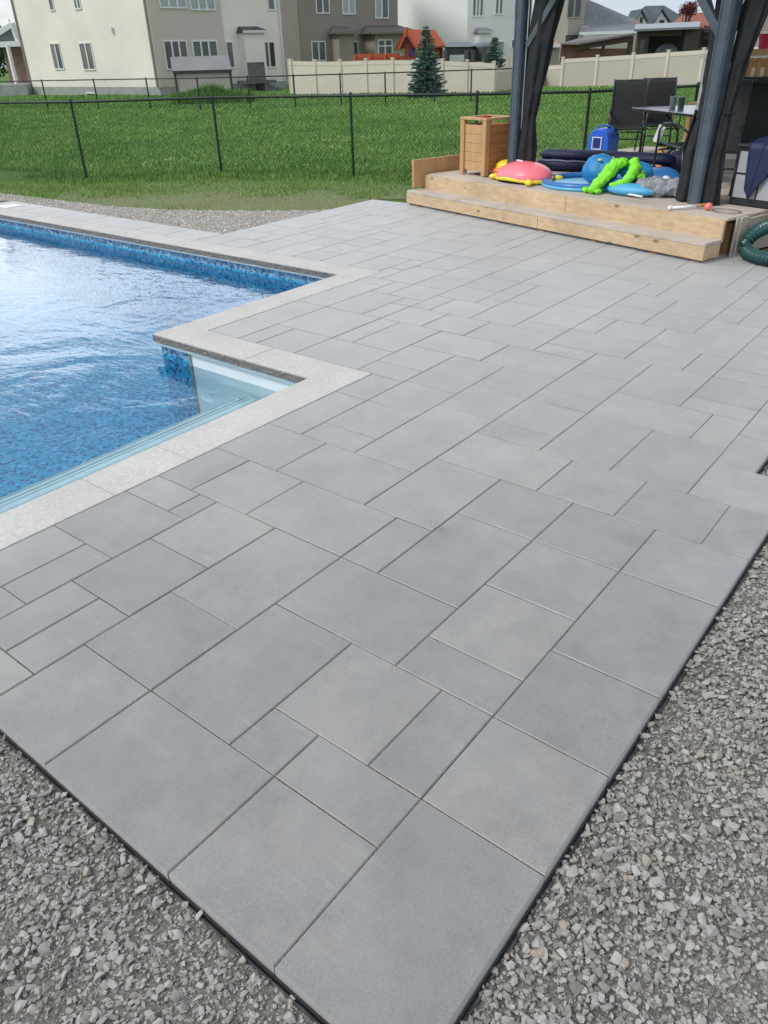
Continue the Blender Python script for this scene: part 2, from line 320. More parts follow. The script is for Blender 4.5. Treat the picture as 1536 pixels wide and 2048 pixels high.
M_CEDAR = m_wood('cedar', (.33, .135, .04, 1), (.50, .235, .08, 1)); M_CEDART = m_wood('cedar_trim_lit_front', (.42, .24, .105, 1), (.56, .35, .17, 1), False, 2)
M_GAZ = mat('slate_blue_metal', (.062, .085, .108, 1), .42, 9, .2, .25, 60)
M_GAZD = mat('dark_slate_metal', (.022, .033, .048, 1), .45, 9, .2)
M_CURT = mat('charcoal_curtain', (.012, .014, .018, 1), .85, 14, .3, .3, 300)
M_FENCE = mat('black_vinyl_coating', (.010, .022, .019, 1), .5, 20, .3)
M_WIRE = mat('black_coated_wire', (.012, .020, .016, 1), .55, 20, .3)
M_WHITE = mat('white_trim', (.68, .70, .71, 1), .5, 4, .05); M_GLASS = mat('window_glass', (.035, .050, .056, 1), .12, .6, .5, spec=.8)
M_CURTAINW = mat('net_curtain', (.34, .38, .40, 1), .6, 3, .15)

# ================================================================== GROUND, PATIO, POOL
ZG = -.045
def ring(mb, x0, y0, x1, y1, X0, Y0, X1, Y1, z):
    mb.quad((X0, Y0, z), (X1, Y0, z), (X1, y0, z), (X0, y0, z)); mb.quad((X0, y1, z), (X1, y1, z), (X1, Y1, z), (X0, Y1, z))
    mb.quad((X0, y0, z), (x0, y0, z), (x0, y1, z), (X0, y1, z)); mb.quad((x1, y0, z), (X1, y0, z), (X1, y1, z), (x1, y1, z))
g = MB(); ring(g, -13.2, -1.5, -2.75, 5.3, -900, -700, 700, 1100, ZG - .012)
tag(g.build('ground', M_GROUND), kind='structure')

U = .2
SL = [(-7,-4,0,2),(-4,-2,0,2),(-2,0,0,3),(-2,0,3,5),(-2,0,5,7),(-2,0,7,10),(-2,0,10,12),(-4,-2,2,3),(-5,-4,2,3),(-5,-3,3,5),(-3,-2,3,5),(-4,-2,5,6),(-4,-2,6,8),(-4,-2,8,10),(-4,-2,10,12),
(-7,-5,2,5),(-7,-4,5,7),(-7,-6,7,9),(-6,-4,7,10),(-6,-4,10,12),(-8,-6,9,12),(-8,-5,12,14),(-5,-3,12,13),(-5,-3,13,14),(-3,-1,12,14),(-1,0,12,14),(-6,-4,14,17),(-4,-2,14,17),(-2,0,14,16),(-2,-1,16,18),(-2,-1,18,20),
(-6,-3,17,19),(-3,-2,17,19),(-4,-2,19,20),(-6,-4,19,22),(-4,-2,20,22),(-4,-2,22,23),(-4,-2,23,25),(-8,-6,14,15),(-8,-6,15,17),(-8,-6,17,18),(-8,-6,18,20),(-8,-6,20,22),
(-10,-8,11,13),(-10,-8,13,15),(-10,-8,15,17),(-10,-8,17,19),(-11,-8,19,21),(-11,-8,9,11),(-12,-10,11,12),(-12,-10,12,14),(-12,-10,14,16),(-12,-10,16,19),(-13.3,-12,11,14),(-14,-12,15.885,17),(-14,-12,17,19),
(-13.3,-11,9,11),(-13.3,-12,7,9),(-12,-10,7,9),(-10,-7,7,9),(-13.3,-11.64,6,7),(-11.64,-11,6,7),(-13.3,-11,4,6),(-11,-9,5,7),(-9,-7,4,7),(-9,-7,2,4),(-9,-7,0,2),(-11,-9,3,5),(-11,-10,1,3),(-10,-9,1,3),(-11,-9,0,1),(-12,-11,2,4),(-13.3,-12,1,4),(-12,-11,0,2),(-13.3,-12,0,1),(-13.3,-12,14,15.885),
(-17,-14,16,18),(-19,-17,16,18),(-16,-14,18,21),(-17,-16,18,21),(-17,-15,21,23),(-15,-13,21,23),(-14,-11,19,21),(-10,-8,21,22),(-10,-7,22,24),(-10,-9,24,26),(-9,-7,24,26),(-7,-5,22,24),(-7,-4,24,26),(-5,-4,22,24),
(-13,-10,21,23),(-12,-10,23,24),(-12,-10,24,27),(-12,-10,27,30),(-10,-8,26,28),(-10,-8,28,30),(-8,-6,26,28),(-8,-6,28,30),(-6,-4,26,28),(-6,-5,28,30),(-5,-4,28,31),(-12,-10,30,32),(-10,-9,30,32),
(-16,-14,23,25),(-15,-14,25,27),(-15,-14,27,29),(-14,-12,23,26),(-14,-12,26,29),(-17,-15,25,27),(-17,-15,27,29),(-17,-16,23,25),(-19,-17,24,26),(-21,-19,26,29),(-19,-17,26,28)]
occ = {}
for i, s in enumerate(SL):
    for xx in range(int(math.floor(s[0])), int(s[1])):
        for yy in range(int(s[2] + .2), int(s[3] + .2)): occ[(xx, yy)] = i
def inpatio(x, y):                       # unit cells of the paved area
    cx, cy = (x + .5) * U, (y + .5) * U
    if y < 0: return False
    if cy < 3.2: return -13 <= x < (0 if y < 16 else -1)
    if x >= (0 if y < 16 else -1): return False
    if y < 27: return x >= -22
    if x < -36: return False
    # runs on beneath the deck steps
    return (cx - DO[0]) * DB[0] + (cy - DO[1]) * DB[1] < .35 and y < 44
def inl(x, y): return occ.get((x, y)) is None and inpatio(x, y) and not (x == -14 and y < 16)
cells = [(x, y) for y in range(0, 46) for x in range(-37, 0)]
pr = random.Random(5)
for x, y in cells:
    if inl(x, y):
        for w_, h_ in pr.sample([(2, 3), (3, 2), (2, 2), (3, 3)], 4) + [(2, 1), (1, 2)] + [(1, 1)]:
            cc = [(x + i, y + j) for i in range(w_) for j in range(h_)]
            if all(inl(*c) for c in cc):
                for c in cc: occ[c] = len(SL)
                SL.append((x, x + w_, y, y + h_)); break
# far strip beyond the pool, one and a half units deep
xs = -61
while xs < -22.5:
    w_ = pr.choice([2, 3, 3]); SL.append((xs, min(xs + w_, -22.3), 27.02, 29.3 if xs < -36 else 27.0)); xs += w_
SL = [s for s in SL if s[3] - s[2] > .2]
V = []; Fc = []; tone = []
def slab(x0, x1, y0, y1, t, gap=.0035, z=0., th=.05):
    x0 += gap; x1 -= gap; y0 += gap; y1 -= gap; ch = .0035; dz = ch; o = len(V)
    tl = [random.uniform(-.0012, .0012) for _ in range(4)]
    if x1 - x0 < .03 or y1 - y0 < .03: return
    P0 = [(x0, y0), (x1, y0), (x1, y1), (x0, y1)]; P1 = [(x0 + ch, y0 + ch), (x1 - ch, y0 + ch), (x1 - ch, y1 - ch), (x0 + ch, y1 - ch)]
    for p, k in zip(P0, tl): V.append((*p, z - th))
    for p, k in zip(P0, tl): V.append((*p, z - dz + k))
    for p, k in zip(P1, tl): V.append((*p, z + k))
    for a in range(4):
        b = (a + 1) % 4; Fc.append((o + a, o + b, o + 4 + b, o + 4 + a)); Fc.append((o + 4 + a, o + 4 + b, o + 8 + b, o + 8 + a))
    Fc.append((o + 8, o + 9, o + 10, o + 11)); tone.extend([t] * 12)
def fit(s):
    x0, x1, y0, y1 = s
    if x0 == -13.3: x0 = -13.322
    if y0 == 16 and x1 <= -14: y0 = 15.885
    if x0 == -22 and y1 <= 27: x0 = -21.74
    if y0 >= 27 and y0 < 27.05 and x1 <= -21.5: y0 = 27.085
    return x0, x1, y0, y1
SL = [fit(s) for s in SL]
for s in SL: slab(s[0] * U, s[1] * U, s[2] * U, s[3] * U, random.random(), gap=random.choice([.0018, .0022, .0027]))
tag(npmesh('patio', np.array(V), np.array(Fc), M_PAV, attrs={'tone': np.array(tone)}), kind='structure')
bed = MB()
bed.prism([(-2.66, .004), (-.004, .004), (-.004, 3.196), (-.204, 3.2), (-.204, 7.0), (-1.6, 7.75), (-1.85, 8.0), (-6.5, 8.65), (-7.19, 8.78), (-7.19, 5.42), (-4.36, 5.42), (-4.36, 3.18), (-2.66, 3.18)], -.052, -.0042)
tag(bed.build('patio_joints', M_JOINT), kind='structure')
bed = MB(); bed.prism([(-12.4, 5.42), (-7.2, 5.42), (-7.2, 5.85), (-12.4, 5.85)], -.052, -.0042); tag(bed.build('path', M_JOINT), kind='structure')

# ---- swimming pool
PX0, PY0 = -12.6, -1.0; XN, YN, XM, YF = -2.97, 2.87, -4.655, 5.11
pool = thing('swimming_pool', (-8, 2, 0), 'L-shaped in-ground pool with blue mosaic liner and pale stone coping', 'swimming pool')
IN = [(PX0, PY0), (XN, PY0), (XN, YN), (XM, YN), (XM, YF), (PX0, YF)]
def off(poly, d):
    (x0, y0), (x1, _), (_, y2), (x3, _), (_, y4), _2 = poly
    return [(x0 - d, y0 - d), (x1 + d, y0 - d), (x1 + d, y2 + d), (x3 + d, y2 + d), (x3 + d, y4 + d), (x0 - d, y4 + d)]
cop = MB(); cw = .305
def cstone(x0, y0, x1, y1):
    gp = .0018; n_ = 1
    cop.box(((x0 + x1) / 2, (y0 + y1) / 2, -.028), (x1 - x0 - gp * 2, y1 - y0 - gp * 2, .060))
def crun(a, b, step, fn, first=None):
    t = a
    while t < b - .02:
        e = min(b, t + (first if first and t == a else step));
        if b - e < .15: e = b
        fn(t, e); t = e
crun(-1.3, 1.615, .61, lambda a, b: cstone(XN, a, XN + cw, b)); crun(1.615, YN, 1.3, lambda a, b: cstone(XN, a, XN + cw, b))
cstone(-3.60, YN, XN + cw, YN + cw); cstone(XM, YN, -3.60, YN + cw)
crun(YN + cw, YF, 1.22, lambda a, b: cstone(XM, a, XM + cw, b)); crun(XM + cw - 1.6, XM + cw, 1.7, lambda a, b: cstone(a, YF, b, YF + cw))
crun(PX0 - cw, XM + cw - 1.6, 1.22, lambda a, b: cstone(a, YF, b, YF + cw)); crun(PX0, XN + cw, 1.22, lambda a, b: cstone(a, PY0 - cw, b, PY0)); crun(PY0 - cw, YF, 1.22, lambda a, b: cstone(PX0 - cw, a, PX0, b))
cop.build('coping', M_COP, pool, bevel=.004)
# rough split faces on the water side, a hair proud of the smooth slabs
ed = MB(); e_ = .006; hz = (-.056, -.008)
def eface(p, q, nrm):
    (x0, y0), (x1, y1) = p, q; n_ = max(2, int(math.hypot(x1 - x0, y1 - y0) / .035)); vs = []; fs = []
    for i in range(n_ + 1):
        t = i / n_
        for k in range(4):
            j = e_ + (random.uniform(-.004, .005) if 0 < i < n_ else 0); vs.append((x0 + (x1 - x0) * t + nrm[0] * j, y0 + (y1 - y0) * t + nrm[1] * j, hz[0] + (hz[1] - hz[0]) * k / 3))
    for i in range(n_):
        for k in range(3): fs.append((i * 4 + k, (i + 1) * 4 + k, (i + 1) * 4 + k + 1, i * 4 + k + 1))
    ed.add(vs, fs)
eface((XN, YN), (XN, PY0), (-1, 0)); eface((XM, YN), (XN, YN), (0, -1)); eface((XM, YF), (XM, YN), (-1, 0)); eface((PX0, YF), (XM, YF), (0, -1))
ed.build('split_edge', M_SPLIT, pool)
REC = .035; WALL = off(IN, REC); ZB = -1.05
lin = MB(); bnd = MB()
def wall_seg(mb, p, q, z0, z1): mb.quad((*p, z0), (*q, z0), (*q, z1), (*p, z1))
for i in range(6):
    p, q = WALL[i], WALL[(i + 1) % 6]
    if i == 2: pass
    wall_seg(lin, p, q, ZB, -.155); wall_seg(bnd, p, q, -.155, -.058)
fl = MB()
x0, y0 = WALL[0]; fl.quad((x0, y0, ZB), (WALL[1][0], y0, ZB), (WALL[1][0], WALL[2][1], ZB), (x0, WALL[2][1], ZB)); fl.quad((x0, WALL[2][1], ZB), (WALL[4][0], WALL[2][1], ZB), (WALL[4][0], WALL[4][1], ZB), (x0, WALL[4][1], ZB))
lin.add(fl.v, fl.f); lin.build('liner', M_LINER, pool); bnd.build('mosaic_band', M_BAND, pool)
# thin pale liner lip under the coping
lip = MB()
for i in (2, 3, 4):
    p, q = IN[i], IN[(i + 1) % 6]; lip.bar((p[0], p[1], -.064), (q[0], q[1], -.064), .05, .010)
lip.build('liner_track', mat('pale_blue_vinyl', (.33, .44, .5, 1), .5), pool)
# entry steps: moulded white fibreglass along the near side
YE = YN + REC - .004
st = MB()
st.box(((-4.23 + XN) / 2, YE - .010, -.55), (4.23 + XN + .01, .02, .98))             # pale end panel of the stair unit
for x0_, x1_, zt in ((-3.38, XN + REC, -.215), (-3.60, -3.38, -.275), (-3.74, -3.60, -.325), (-3.86, -3.74, -.385)):
    st.box(((x0_ + x1_) / 2, (PY0 + YE - .03) / 2, (ZB + zt) / 2), (x1_ - x0_, YE - .03 - PY0, zt - ZB))
st.box((XN + REC - .006, (PY0 + YE) / 2, -.34), (.008, YE - PY0 - .03, .55))
st.build('entry_steps', M_FIB, pool, bevel=.02, seg=3)
ns = MB()
for x_, z_ in ((-3.38, -.215), (-3.60, -.275), (-3.74, -.325)): ns.bar((x_ + .012, PY0 + .05, z_ + .001), (x_ + .012, YE - .06, z_ + .001), .014, .008); ns.bar((x_ + .05, PY0 + .05, z_ + .0005), (x_ + .05, YE - .06, z_ + .0005), .006, .006)
ns.build('tread_nosing', mat('grey_blue_strip', (.42, .52, .56, 1), .5), pool)
tr_ = MB(); tr_.bar((-4.235, YE - .024, -.06), (-4.235, YE - .024, -1.), .018, .022); tr_.build('panel_trim', mat('grey_aluminium', (.33, .36, .38, 1), .35, metal=.6), pool)
skl = MB(); skl.box((-11.72, YF + cw + .14, .004), (.30, .27, .012)); skl.build('skimmer_lid', M_WHITE, pool, bevel=.004)
zw = -.178; xr = WALL[1][0] - .012; xl = WALL[4][0]
wm = MB(); wm.add([(PX0 - .03, PY0 - .03, zw), (xr, PY0 - .03, zw), (xr, YE - .021, zw), (xl - .004, YE - .021, zw), (xl - .004, WALL[4][1] - .004, zw), (PX0 - .03, WALL[4][1] - .004, zw), (PX0 - .03, YE - .021, zw)], [(0, 1, 2, 3, 6), (6, 3, 4, 5)])
wo = tag(wm.build('pool_water', M_WATER, weld=True), kind='structure')
if wo.data.polygons[0].normal.z < 0: wo.data.flip_normals()

# ---- black plastic edge restraint, three lengths
def edging(a, b, nrm, label):
    t = thing('paver_edging', (a[0], a[1], ZG), label, 'paver edging', 'edging strips round the patio')
    lp = MB(); n_ = Vector((*nrm, 0)); a = Vector((*a, 0)); b = Vector((*b, 0)); lp.bar(a + n_ * .005 + Vector((0, 0, -.041)), b + n_ * .005 + Vector((0, 0, -.041)), .003, .030)
    lp.build('lip', M_PLAST, t)
    r_ = MB(); r_.bar(a + n_ * .0155 + Vector((0, 0, -.040)), b + n_ * .0125 + Vector((0, 0, -.040)), .002, .012); r_.bar(a + n_ * .0103 + Vector((0, 0, -.043)), b + n_ * .0103 + Vector((0, 0, -.043)), .007, .003)
    r_.build('back_rail', mat('dusty_black_plastic', (.07, .071, .072, 1), .6, 25, .5), t)
edging((-2.7, 0), (.025, 0), (0, -1), 'black plastic edging along the front left edge of the paving')
edging((0, .0), (0, 3.2), (1, 0), 'black plastic edging along the right edge of the paving')
edging((-.2, 3.22), (-.2, 6.2), (1, 0), 'short black plastic edging where the paving steps back at the right')

# ---- gravel
def rocks(nv=10):
    L_ = []
    for _ in range(nv):
        bm = bmesh.new()
        sq = (random.uniform(.85, 1.4), random.uniform(.6, .95), random.uniform(.36, .62))
        for k in range(13):
            v = Vector((random.gauss(0, 1), random.gauss(0, 1), random.gauss(0, 1))).normalized() * random.uniform(.82, 1.05); bm.verts.new((v.x * sq[0], v.y * sq[1], v.z * sq[2]))
        h = bmesh.ops.convex_hull(bm, input=bm.verts); bmesh.ops.delete(bm, geom=[e for e in h['geom_interior'] if isinstance(e, bmesh.types.BMVert)], context='VERTS')
        bmesh.ops.triangulate(bm, faces=bm.faces); bm.verts.index_update()
        L_.append((np.array([v.co[:] for v in bm.verts]), np.array([[v.index for v in f.verts] for f in bm.faces]))); bm.free()
    return L_
RK = rocks()
def scatter(P3, sz, name, m, tn=None):
    n_ = len(P3); k = rng.integers(0, len(RK), n_); VV = []; FF = []; TT = []; o = 0
    yaw = rng.uniform(0, 2 * math.pi, n_); tx = rng.normal(0, .33, n_); ty = rng.normal(0, .33, n_); tn = rng.random(n_) if tn is None else tn
    for j, (bv, bf) in enumerate(RK):
        I = np.where(k == j)[0]
        if len(I) == 0: continue
        cz, sz_ = np.cos(yaw[I]), np.sin(yaw[I]); cx, sx = np.cos(tx[I]), np.sin(tx[I]); cy, sy = np.cos(ty[I]), np.sin(ty[I])
        Rz = np.zeros((len(I), 3, 3)); Rz[:, 0, 0] = cz; Rz[:, 0, 1] = -sz_; Rz[:, 1, 0] = sz_; Rz[:, 1, 1] = cz; Rz[:, 2, 2] = 1
        Rx = np.zeros_like(Rz); Rx[:, 0, 0] = 1; Rx[:, 1, 1] = cx; Rx[:, 1, 2] = -sx; Rx[:, 2, 1] = sx; Rx[:, 2, 2] = cx
        Ry = np.zeros_like(Rz); Ry[:, 1, 1] = 1; Ry[:, 0, 0] = cy; Ry[:, 0, 2] = sy; Ry[:, 2, 0] = -sy; Ry[:, 2, 2] = cy
        R_ = Rx @ Ry @ Rz
        vv = np.einsum('nij,vj->nvi', R_, bv) * sz[I][:, None, None] + P3[I][:, None, :]
        VV.append(vv.reshape(-1, 3)); FF.append((bf[None] + (np.arange(len(I)) * len(bv))[:, None, None] + o).reshape(-1, 3)); TT.append(np.repeat(tn[I], len(bv))); o += len(I) * len(bv)
    return npmesh(name, np.concatenate(VV), np.concatenate(FF), m, attrs={'tone': np.concatenate(TT)})
def vnoise(x, y, s, seed=0):             # cheap smooth value noise
    r_ = np.random.default_rng(seed).random((64, 64)); X = x * s % 63; Y = y * s % 63; i = X.astype(int); j = Y.astype(int); fx = X - i; fy = Y - j
    fx = fx * fx * (3 - 2 * fx); fy = fy * fy * (3 - 2 * fy)
    return (r_[i, j] * (1 - fx) + r_[i + 1, j] * fx) * (1 - fy) + (r_[i, j + 1] * (1 - fx) + r_[i + 1, j + 1] * fx) * fy
def near_view(x, y, z=0., mar=380):
    d = np.stack([x, y, np.full_like(x, z)], -1) - cP; w_ = d @ cF
    u = 768 + FPX * (d @ cR) / w_; v = 1024 - FPX * (d @ cU) / w_
    return (w_ > .2) & (u > -mar) & (u < 1536 + mar) & (v > -mar) & (v < 2048 + mar)
def gravel_pts(n_, x0, x1, y0, y1, mask, thin=.30, seed=1, s=2.2):
    x = rng.uniform(x0, x1, n_); y = rng.uniform(y0, y1, n_); k = mask(x, y) & near_view(x, y)
    dn = vnoise(x + 50, y + 50, s, seed) * .6 + vnoise(x + 50, y + 50, s * 3, seed + 1) * .4
    k &= rng.random(n_) < np.clip((dn - thin) * 4, .10, 1); return x[k], y[k]
mR = lambda x, y: (x > np.where(y < 3.2, .009, -.190)) | (y < -.009)
gb = MB(); gb.quad((.0, -2.4, ZG), (3.6, -2.4, ZG), (3.6, 8.2, ZG), (.0, 8.2, ZG)); gb.quad((-2.9, -2.4, ZG), (.0, -2.4, ZG), (.0, .0, ZG), (-2.9, .0, ZG)); gb.quad((-.2, 3.2, ZG), (.0, 3.2, ZG), (.0, 8.2, ZG), (-.2, 8.2, ZG))
tag(gb.build('gravel_bed', M_GRIT, weld=True), kind='structure')
A_ = []; 
x, y = gravel_pts(190000, -2.3, 2.6, -1.3, 5.0, mR, .14); z = ZG + rng.uniform(-.002, .006, len(x)); A_.append((x, y, z, rng.lognormal(math.log(.0078), .36, len(x)).clip(.004, .018)))
x, y = gravel_pts(76000, -2.3, 2.6, -1.3, 5.0, mR, .30, 4); z = ZG + rng.uniform(.006, .016, len(x)); A_.append((x, y, z, rng.lognormal(math.log(.0100), .34, len(x)).clip(.006, .024)))
x, y = gravel_pts(170000, -2.2, 2.2, -1.2, 3.6, mR, .05, 9); z = ZG + rng.uniform(-.0005, .003, len(x)); A_.append((x, y, z, rng.lognormal(math.log(.0034), .3, len(x)).clip(.0016, .006)))
X_ = np.concatenate([a[0] for a in A_]); Y_ = np.concatenate([a[1] for a in A_]); Z_ = np.concatenate([a[2] for a in A_]); S_ = np.concatenate([a[3] for a in A_])
tag(scatter(np.stack([X_, Y_, Z_], -1), S_, 'gravel', M_STONE), 'loose grey crushed limestone heaped along the edge of the new paving', 'gravel', kind='stuff')

# spilled joint sand and crumbs on the slabs
cx_ = []; cy_ = []; cs_ = []
for (u, v, n_, sx, sy) in ((862, 1047, 900, .085, .022), (880, 1056, 260, .04, .02), (1015, 884, 420, .11, .02), (838, 925, 300, .08, .05), (480, 1178, 260, .07, .05), (1010, 888, 300, .05, .03), (915, 905, 90, .03, .015), (500, 1170, 160, .12, .10)):
    n_ = int(n_ * .45); p = G(u, v, 0); a_ = rng.normal(0, sx * 1.3, n_); b_ = rng.normal(0, sy, n_); cx_.append(p[0] + a_ * .93 + b_ * .3); cy_.append(p[1] - a_ * .25 + b_ * .95); cs_.append(rng.lognormal(math.log(.0011), .4, n_).clip(.0006, .0032))
n_ = 2600; x = rng.uniform(-4.2, -.02, n_); y = rng.uniform(.02, 6.4, n_); k = ((x > -2.6) | (y > 3.25)) & ((x < -.24) | (y < 3.1)); cx_.append(x[k]); cy_.append(y[k]); cs_.append(rng.lognormal(math.log(.0010), .45, k.sum()).clip(.0006, .0040))
x = np.concatenate(cx_); y = np.concatenate(cy_); tag(scatter(np.stack([x, y, np.full_like(x, .0008)], -1), np.concatenate(cs_), 'sand_crumbs', M_STONE), 'crumbs of joint sand and tiny chips spilled on the slabs', 'sand', kind='stuff')

# far gravelly dirt between pool path and lawn
poly = [(-14.5, 5.86), (-12.4, 5.86), (-7.2, 5.86), (-7.2, 8.05), (-7.75, 7.7), (-8.1, 7.45), (-8.8, 7.1), (-9.5, 6.75), (-10.6, 6.52), (-12, 6.42), (-14.5, 6.3)]
gd = MB(); gd.add([(p[0], p[1], ZG + .004) for p in poly], [tuple(range(len(poly)))]); tag(gd.build('dirt_strip', m_grit('dusty_gravel', (.26, .235, .205, 1), (.37, .345, .31, 1), (.50, .475, .44, 1))), kind='structure')
def inpoly(x, y, P):
    c = np.zeros(len(x), bool); n_ = len(P)
    for i in range(n_):
        (x0_, y0_), (x1_, y1_) = P[i], P[i - 1]
        c ^= ((y0_ > y) != (y1_ > y)) & (x < (x1_ - x0_) * (y - y0_) / (y1_ - y0_ + 1e-12) + x0_)
    return c
x = rng.uniform(-14.4, -7.0, 26000); y = rng.uniform(5.86, 8.7, 26000); inside = inpoly(x, y, poly) & (x < -7.21)
x, y = x[inside], y[inside]
M_STONE2 = M_STONE.copy(); M_STONE2.name = 'pale_rubble'
for nd in M_STONE2.node_tree.nodes:
    if nd.type == 'VALTORGB' and len(nd.color_ramp.elements) == 5:
        for e_ in nd.color_ramp.elements: e_.color = vary(e_.color, 1.6)
tag(scatter(np.stack([x, y, np.full_like(x, ZG + .008)], -1), rng.lognormal(math.log(.009), .4, len(x)).clip(.004, .03), 'loose_stones', M_STONE2, rng.uniform(.1, 1, len(x))), 'thin strip of pale rubble and dust beyond the pool path', 'gravel', kind='stuff')
# rubble under the green hose
hp = G(1490, 525, ZG); x = rng.normal(hp[0] + .1, .5, 1500); y = rng.normal(hp[1] + .35, .4, 1500); dd = (x - DO[0]) * (-DA[0]) + (y - DO[1]) * (-DA[1]); k = (dd > .08) & ((x > -1.0) | (y > 7.3))
x, y = x[k], y[k]
tag(scatter(np.stack([x, y, np.full_like(x, -.004)], -1), rng.lognormal(math.log(.010), .5, len(x)).clip(.004, .05), 'rubble', M_STONE), 'scattered rubble beside the deck corner under the green hose', 'gravel', kind='stuff')

# ---- grass
def blades(x, y, h, w_, tn, name, z=ZG - .01):
    n_ = len(x); a = rng.uniform(0, 2 * math.pi, n_); dx, dy = np.cos(a) * w_ / 2, np.sin(a) * w_ / 2; b = rng.uniform(0, 2 * math.pi, n_); ln = h * rng.uniform(.1, .6, n_)
    tx, ty = x + np.cos(b) * ln, y + np.sin(b) * ln; mx_, my = x + np.cos(b) * ln * .35, y + np.sin(b) * ln * .35
    P = np.empty((n_, 5, 3)); P[:, 0] = np.stack([x - dx, y - dy, np.full(n_, z)], -1); P[:, 1] = np.stack([x + dx, y + dy, np.full(n_, z)], -1)
    P[:, 2] = np.stack([mx_ + dx * .8, my + dy * .8, z + h * .6], -1); P[:, 3] = np.stack([mx_ - dx * .8, my - dy * .8, z + h * .6], -1); P[:, 4] = np.stack([tx, ty, z + h], -1)
    o = (np.arange(n_) * 5)[:, None]; F1 = np.concatenate([o + np.array([[0, 1, 2]]), o + np.array([[0, 2, 3]]), o + np.array([[3, 2, 4]])])
    return npmesh(name, P.reshape(-1, 3), F1, M_GRASS, attrs={'tone': np.repeat(tn, 5)})
FT = [(-15.03, 7.55), (-13.42, 8.0), (-11.6, 9.71), (-9.15, 10.67), (-7.04, 11.37), (-5.51, 12.29), (-4.52, 14.41)]
def polar(n_, d0, d1, pw=1.):            # random spots on the lawn inside a wedge about the view, denser near by
    th = rng.uniform(-.56, .62, n_); d = d0 * (d1 / d0) ** (rng.random(n_) ** pw); dirx = FH[0] * np.cos(th) + LH[0] * np.sin(th); diry = FH[1] * np.cos(th) + LH[1] * np.sin(th)
    return cP[0] + dirx * d, cP[1] + diry * d, d
def fence_side(x, y):                    # positive beyond the near fence
    s_ = np.full(len(x), -9.)
    for (ax, ay), (bx, by) in zip(FT[:-1], FT[1:]):
        ux, uy = bx - ax, by - ay; l_ = math.hypot(ux, uy); t = ((x - ax) * ux + (y - ay) * uy) / l_ ** 2; e = (-(x - ax) * uy + (y - ay) * ux) / l_
        s_ = np.where((t >= -.02) & (t <= 1.02), np.maximum(s_, e), s_)
    return np.where(s_ < -8, np.where((y - 9.5) + (x + 10) * -.2 > 0, 1, -1), s_)
def free(x, y):
    dk = ((x - DO[0]) * DA[0] + (y - DO[1]) * DA[1] > -.4) & ((x - DO[0]) * DA[0] + (y - DO[1]) * DA[1] < 4.75) & ((x - DO[0]) * DB[0] + (y - DO[1]) * DB[1] > -.35) & ((x - DO[0]) * DB[0] + (y - DO[1]) * DB[1] < 5)
    pt = (x > -7.4) & ((x - DO[0]) * DB[0] + (y - DO[1]) * DB[1] < .3)
    pl = (x > -13.2) & (x < 1) & (y < 5.86); return ~(dk | pt | pl)
x, y, d = polar(520000, 8., 62., .9); s_ = fence_side(x, y); k = free(x, y) & (s_ > .05); x, y, d = x[k], y[k], d[k]
vn = vnoise(x + 90, y + 20, .5, 3) * .5 + vnoise(x + 90, y + 20, 1.7, 4) * .5
h = (.04 + .06 * vn) * rng.uniform(.6, 1.4, len(x)) * (1 + d * .008); tn = np.clip(vn * .75 + rng.normal(.05, .16, len(x)), 0, .88)
tag(blades(x, y, h, .007 * (1 + d * .11), tn, 'lawn_grass'), 'unmown green grass filling the field beyond the near chain-link fence', 'grass', kind='stuff')
x, y, d = polar(420000, 6., 17., .9); s_ = fence_side(x, y); inp = inpoly(x, y, poly)
vn = vnoise(x + 90, y + 20, 1.3, 7) * .6 + vnoise(x + 90, y + 20, 4, 8) * .4
dist_edge = np.clip((s_ + 2.6) / 1.6, 0, 1)
k = free(x, y) & (s_ <= .1) & (rng.random(len(x)) < np.clip(vn * .9 + dist_edge * .9 - .55, .015, 1) * np.where(inp, .12, 1)); x, y, vn, s_ = x[k], y[k], vn[k], s_[k]
h = (.018 + .035 * vn) * rng.uniform(.5, 1.4, len(x)) * np.where(s_ > -.25, 2.3, 1); tn = np.clip(vn * .5 + rng.normal(.36, .22, len(x)), 0, 1)
tag(blades(x, y, h, .012, tn, 'verge_grass'), 'sparse short grass between the rubble strip and the near fence', 'grass', kind='stuff')
x, y, d = polar(3800, 11., 45.); s_ = fence_side(x, y); k = free(x, y) & (s_ > .3) & (vnoise(x + 90, y + 20, .4, 33) > .66); x, y = x[k], y[k]
F_ = MB(); 
for i in range(len(x)):
    r_ = random.uniform(.008, .017) * (1 + d[k][i] * .015); zz = random.uniform(.07, .13); F_.add([(x[i] + r_, y[i], zz), (x[i], y[i] + r_, zz), (x[i] - r_, y[i], zz), (x[i], y[i] - r_, zz), (x[i], y[i], zz + r_)], [(0, 1, 4), (1, 2, 4), (2, 3, 4), (3, 0, 4)])
tag(F_.build('clover_flowers', mat('clover_flower', (.55, .56, .34, 1), .8)), 'pale clover flowers dotted through the field grass', 'flowers', kind='stuff')
# bare worn soil under the thin verge
vp_ = [(-14.8, 6.3), (-12, 6.42), (-9.5, 6.75), (-8.1, 7.45), (-7.4, 7.95), (-7.4, 9.1), (-6.7, 9.6), (-7.6, 10.6), (-9.4, 10.2), (-11.5, 9.2), (-13.2, 7.75), (-14.8, 7.3)]
sp = MB(); sp.add([(p[0], p[1], ZG - .008) for p in vp_], [tuple(range(len(vp_)))])
tag(sp.build('bare_soil', mat('thin_turf_soil', (.15, .175, .085, 1), .95, 26., .25, .15, 120, spec=.1, detail=9)), kind='structure')

